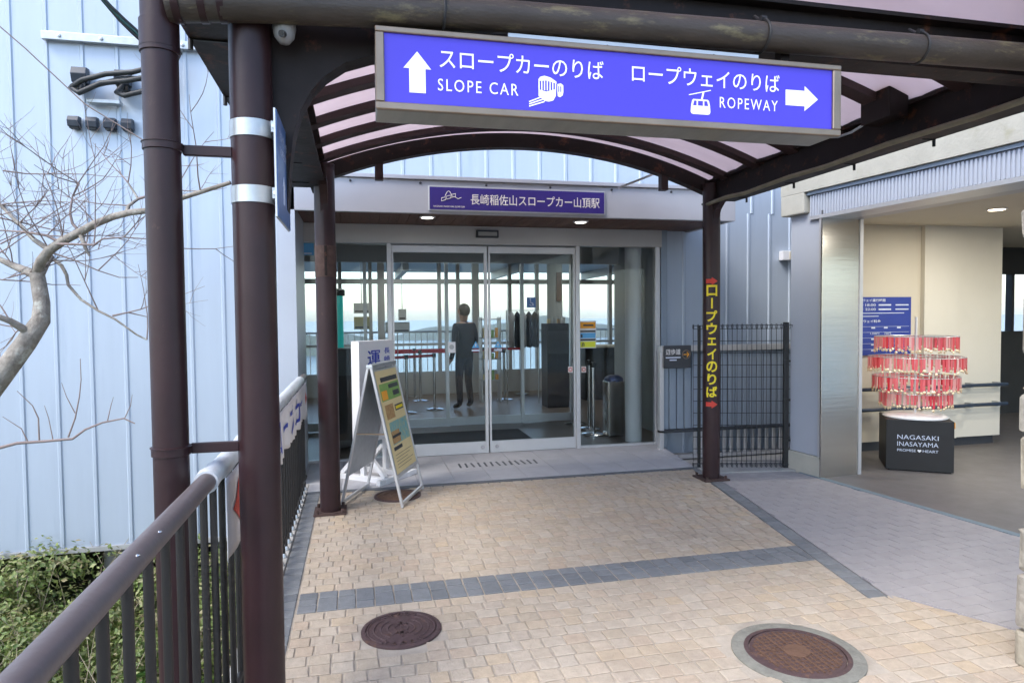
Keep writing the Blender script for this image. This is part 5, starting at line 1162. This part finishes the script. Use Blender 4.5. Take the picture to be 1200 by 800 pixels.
# ------------------------------------------------------------------ bare tree
tr = thing('bare_tree', 'bare grey-barked tree leaning in from the left with fine leafless twigs', 'tree', (-3.6, 5.3, -2.2))
rng = random.Random(21)
def P(u_, v_, Y):        # trunk outline noted as angles from the walkway, stood at its own distance
    d = FWD * 780 + RT * (u_ - 600) - UP * (v_ - 400); return Vector((0, 0, 1.6)) + d * (Y / d.y)
trunk = [Vector((-3.9, 5.5, -2.2)), Vector((-3.7, 5.45, -1.0)), Vector((-3.3, 5.35, .1)), Vector((-2.85, 5.25, .75)), P(-20, 468, 5.2), P(0, 442, 5.2), P(30, 402, 5.2), P(48, 375, 5.22), P(49, 355, 5.24), P(45, 330, 5.25), P(43, 318, 5.26)]
MB().tube(trunk, [.15, .13, .115, .092, .074, .070, .065, .058, .050, .047, .045], 14).build('trunk', 'bark', tr, smooth=60)
limbs = [([P(43, 320, 5.26), P(48, 306, 5.2), P(58, 293, 5.15), P(74, 282, 5.1), P(92, 273, 5.05), P(112, 262, 5.0), P(132, 254, 4.95), P(152, 249, 4.9), P(172, 247, 4.88), P(200, 236, 4.85), P(235, 225, 4.8), P(270, 214, 4.75)], .042),
         ([P(42, 322, 5.26), P(30, 317, 5.3), P(15, 311, 5.35), P(0, 304, 5.4), P(-25, 292, 5.45)], .040),
         ([P(38, 392, 5.21), P(25, 384, 5.15), P(12, 376, 5.1), P(-5, 370, 5.05), P(-30, 362, 5)], .036),
         ([P(48, 322, 5.24), P(54, 311, 5.3), P(60, 302, 5.35), P(63, 301, 5.36)], .028),
         ([P(63, 304, 5.36), P(72, 311, 5.3), P(78, 322, 5.3), P(80, 334, 5.3), P(95, 351, 5.25), P(115, 364, 5.2), P(135, 374, 5.2), P(160, 392, 5.2), P(172, 398, 5.2)], .016),
         ([P(132, 370, 5.2), P(150, 366, 5.2), P(172, 371, 5.2)], .009),
         ([P(58, 293, 5.15), P(40, 281, 5.2), P(22, 262, 5.25), P(0, 240, 5.3), P(-20, 225, 5.35)], .022),
         ([P(70, 284, 5.1), P(55, 276, 5.1), P(30, 272, 5.15), P(0, 270, 5.2)], .014),
         ([P(94, 273, 5.05), P(100, 290, 5.0), P(105, 300, 5.0)], .020), ([P(94, 272, 5.05), P(85, 262, 5.1), P(82, 250, 5.1), P(85, 230, 5.15), P(93, 215, 5.2)], .013),
         ([P(148, 250, 4.9), P(151, 241, 4.92), P(162, 233, 4.95), P(155, 222, 5.0), P(150, 214, 5.0)], .016), ([P(162, 233, 4.95), P(175, 229, 4.95), P(200, 222, 4.95)], .012),
         ([P(67, 286, 5.1), P(80, 286, 5.0), P(110, 287, 4.95), P(120, 280, 4.95), P(145, 278, 4.95), P(172, 280, 4.95)], .011),
         ([P(60, 296, 5.15), P(85, 304, 5.1), P(115, 317, 5.1), P(140, 325, 5.1), P(162, 325, 5.1)], .007),
         ([P(-10, 527, 4.6), P(20, 519, 4.6), P(50, 517, 4.6), P(85, 514, 4.6), P(100, 503, 4.6), P(120, 495, 4.6), P(145, 490, 4.6), P(158, 496, 4.6)], .012),
         ([P(80, 512, 4.6), P(88, 490, 4.6), P(93, 465, 4.6), P(95, 445, 4.6), P(94, 420, 4.6)], .006), ([P(46, 516, 4.6), P(45, 490, 4.6), P(38, 475, 4.6), P(20, 458, 4.6)], .006), ([P(62, 515, 4.6), P(57, 490, 4.6), P(52, 475, 4.6)], .004), ([P(88, 484, 4.6), P(78, 465, 4.6), P(72, 448, 4.6)], .004), ([P(146, 490, 4.6), P(153, 475, 4.6), P(155, 462, 4.6)], .004), ([P(126, 493, 4.6), P(130, 475, 4.6), P(133, 465, 4.6)], .004), ([P(33, 518, 4.6), P(25, 502, 4.6), P(3, 488, 4.6)], .005)]
for pts, r in limbs:
    n = len(pts); r *= .85; MB().tube(pts, [r * (1 - .62 * i / (n - 1)) for i in range(n)], 10).build('limb', 'bark' if r > .013 else 'twig', tr, smooth=60)
tw = MB()
def twig(p, d, ln, r, lv):
    pts = [p]; n = 6; dd = d.normalized()
    for i in range(n):
        dd = (dd + Vector((rng.uniform(-.16, .16), rng.uniform(-.16, .16), rng.uniform(-.1, .18)))).normalized(); pts.append(pts[-1] + dd * ln / n)
    tw.tube(pts, [r * (1 - .7 * i / n) for i in range(n + 1)], 5, caps=False)
    if lv > 0:
        for k in range(rng.choice((1, 2, 2, 3))):
            i = rng.randint(1, n - 1); a = rng.uniform(-1.1, 1.1); ax = Vector((rng.uniform(-1, 1), rng.uniform(-.4, .4), rng.uniform(-1, 1))).normalized(); nd = (dd + ax * .9); twig(pts[i], nd, ln * rng.uniform(.45, .7), r * .6, lv - 1)
for (pts, r), cnt in zip(limbs[:14], (7, 5, 3, 1, 2, 1, 6, 3, 1, 4, 3, 2, 3, 1)):
    for k in range(cnt):
        i = rng.randint(1, len(pts) - 1); q = pts[i]; dirv = Vector((rng.uniform(-.7, .9), rng.uniform(-.5, .5), rng.uniform(-.1, 1.0)))
        twig(q, dirv, rng.uniform(.35, .75), .005, 2)
for k in range(7): twig(P(rng.uniform(-30, 20), rng.uniform(200, 330), 5.3), Vector((rng.uniform(.3, 1), rng.uniform(-.3, .3), rng.uniform(-.3, .8))), rng.uniform(.5, .9), .0058, 2)
tag(tw.build('twigs', 'twig', tr, smooth=60), kind='stuff')

# ------------------------------------------------------------------ shrubs on the bank below
def shrub(x, y, z, rx, ry, rz, n, label, leafm='leaf', size=.045, stems=5):
    t = thing('shrub', label, 'shrub', (x, y, z), 'shrubs on the bank below the railing'); g = MB(); r_ = random.Random(int(x * 100 + y * 10))
    cl_ = [(Vector((r_.gauss(0, .5) * rx, r_.gauss(0, .5) * ry, r_.uniform(.05, 1) * rz)), r_.uniform(.10, .24)) for _ in range(64)]
    for _ in range(n):
        c, cr0 = r_.choice(cl_); d = Vector((r_.gauss(0, 1), r_.gauss(0, 1), r_.gauss(.2, 1))).normalized(); p = Vector((x, y, z)) + c + d * cr0 * r_.uniform(.5, 1.1)
        nn = (d + Vector((r_.uniform(-.7, .7), r_.uniform(-.7, .7), r_.uniform(0, .9)))).normalized(); a = nn.orthogonal().normalized(); a = (Matrix.Rotation(r_.uniform(0, 2 * PI), 3, nn) @ a); b = nn.cross(a); s = size * r_.uniform(.6, 1.3)
        g.add([p - a * s, p + b * s * .48 + nn * s * .1, p + a * s, p - b * s * .48 + nn * s * .1], [(0, 1, 2, 3)])
    tag(g.build('foliage', leafm, t), kind='stuff')
    sm = MB()
    for k in range(stems):
        c, _q = r_.choice(cl_); sm.tube([(x + r_.uniform(-.1, .1), y + r_.uniform(-.1, .1), z - .4), Vector((x, y, z)) + c * .5, Vector((x, y, z)) + c * 1.05], [.016, .011, .005], 6)
    sm.build('stems', 'twig', t, smooth=60)
SH = [(-5.0, 7.35, 1.5, 'leafy green shrub under the wall at the far left'), (-4.2, 7.4, 1.5, 'dense shrub close under the blue wall edge'), (-3.3, 7.4, 1.5, 'dense dark green shrub left of the concrete column'), (-2.1, 7.35, 1.4, 'green shrub right of the concrete column under the wall'),
      (-4.3, 6.7, 1.3, 'mid green shrub at the left edge in front of the wall'), (-3.5, 6.6, 1.2, 'mid green shrub halfway between wall and handrail'), (-2.7, 6.7, 1.1, 'shrub before the concrete column behind the railing'), (-3.3, 5.9, 1.0, 'light green shrub low at the left edge'), (-2.5, 5.9, 1.0, 'light green shrub behind the handrail'), (-1.8, 6.4, 1.0, 'bright shrub seen between the railing bars'), (-1.2, 7.0, 1.2, 'shrub behind the railing bars near the porch pillar')]
for x, y, s, lb in SH: shrub(x, y, terrain_z(x, y) + .0, .66, .42, 1.02 if y > 7.2 else .9 * s * .8, 6500, lb, 'leaf', .031)
shrub(-1.75, 5.3, -1.95, .5, .6, .55, 900, 'broad leaved ivy low between the front railing bars', 'ivy', .085, 4)
shrub(-1.15, 5.0, -1.9, .4, .6, .6, 700, 'broad leaved bright ivy beside the downpipe', 'ivy', .08, 4)
shrub(-2.5, 4.9, -2.1, .5, .5, .5, 700, 'broad leaved ivy low at the bottom left corner', 'ivy', .085, 4)
ds = MB(); r_ = random.Random(5)
for k in range(420):
    x, y = r_.uniform(-4.6, -1.0), r_.uniform(4.8, 7.6); z = terrain_z(x, y); L_ = r_.uniform(.5, 1.2); a = r_.uniform(0, 2 * PI); l2 = r_.uniform(.1, .6)
    ds.tube([(x, y, z - .05), (x + math.cos(a) * l2 * .4, y + math.sin(a) * l2 * .4, z + L_ * .6), (x + math.cos(a) * l2, y + math.sin(a) * l2, z + L_ * r_.uniform(.75, 1))], [.006, .0045, .002], 5, caps=False)
o = tag(ds.build('dry_stems', 'dry_stem', smooth=60), 'dry straw coloured stems standing among the shrubs on the bank', 'dry grass', kind='stuff')

# ------------------------------------------------------------------ air
hz = MB().box(-14000, 14000, -14000, 16000, -336.5, 150).build('haze', 'white'); hz['kind'] = 'stuff'
hm = bpy.data.materials.new('haze'); hm.use_nodes = True; hm.node_tree.nodes.clear()
ho = hm.node_tree.nodes.new('ShaderNodeOutputMaterial'); hv = hm.node_tree.nodes.new('ShaderNodeVolumePrincipled'); hv.inputs['Density'].default_value = .00003; hv.inputs['Color'].default_value = (.985, .99, .995, 1); hv.inputs['Anisotropy'].default_value = .2
hm.node_tree.links.new(hv.outputs[0], ho.inputs['Volume']); hz.data.materials.clear(); hz.data.materials.append(hm)
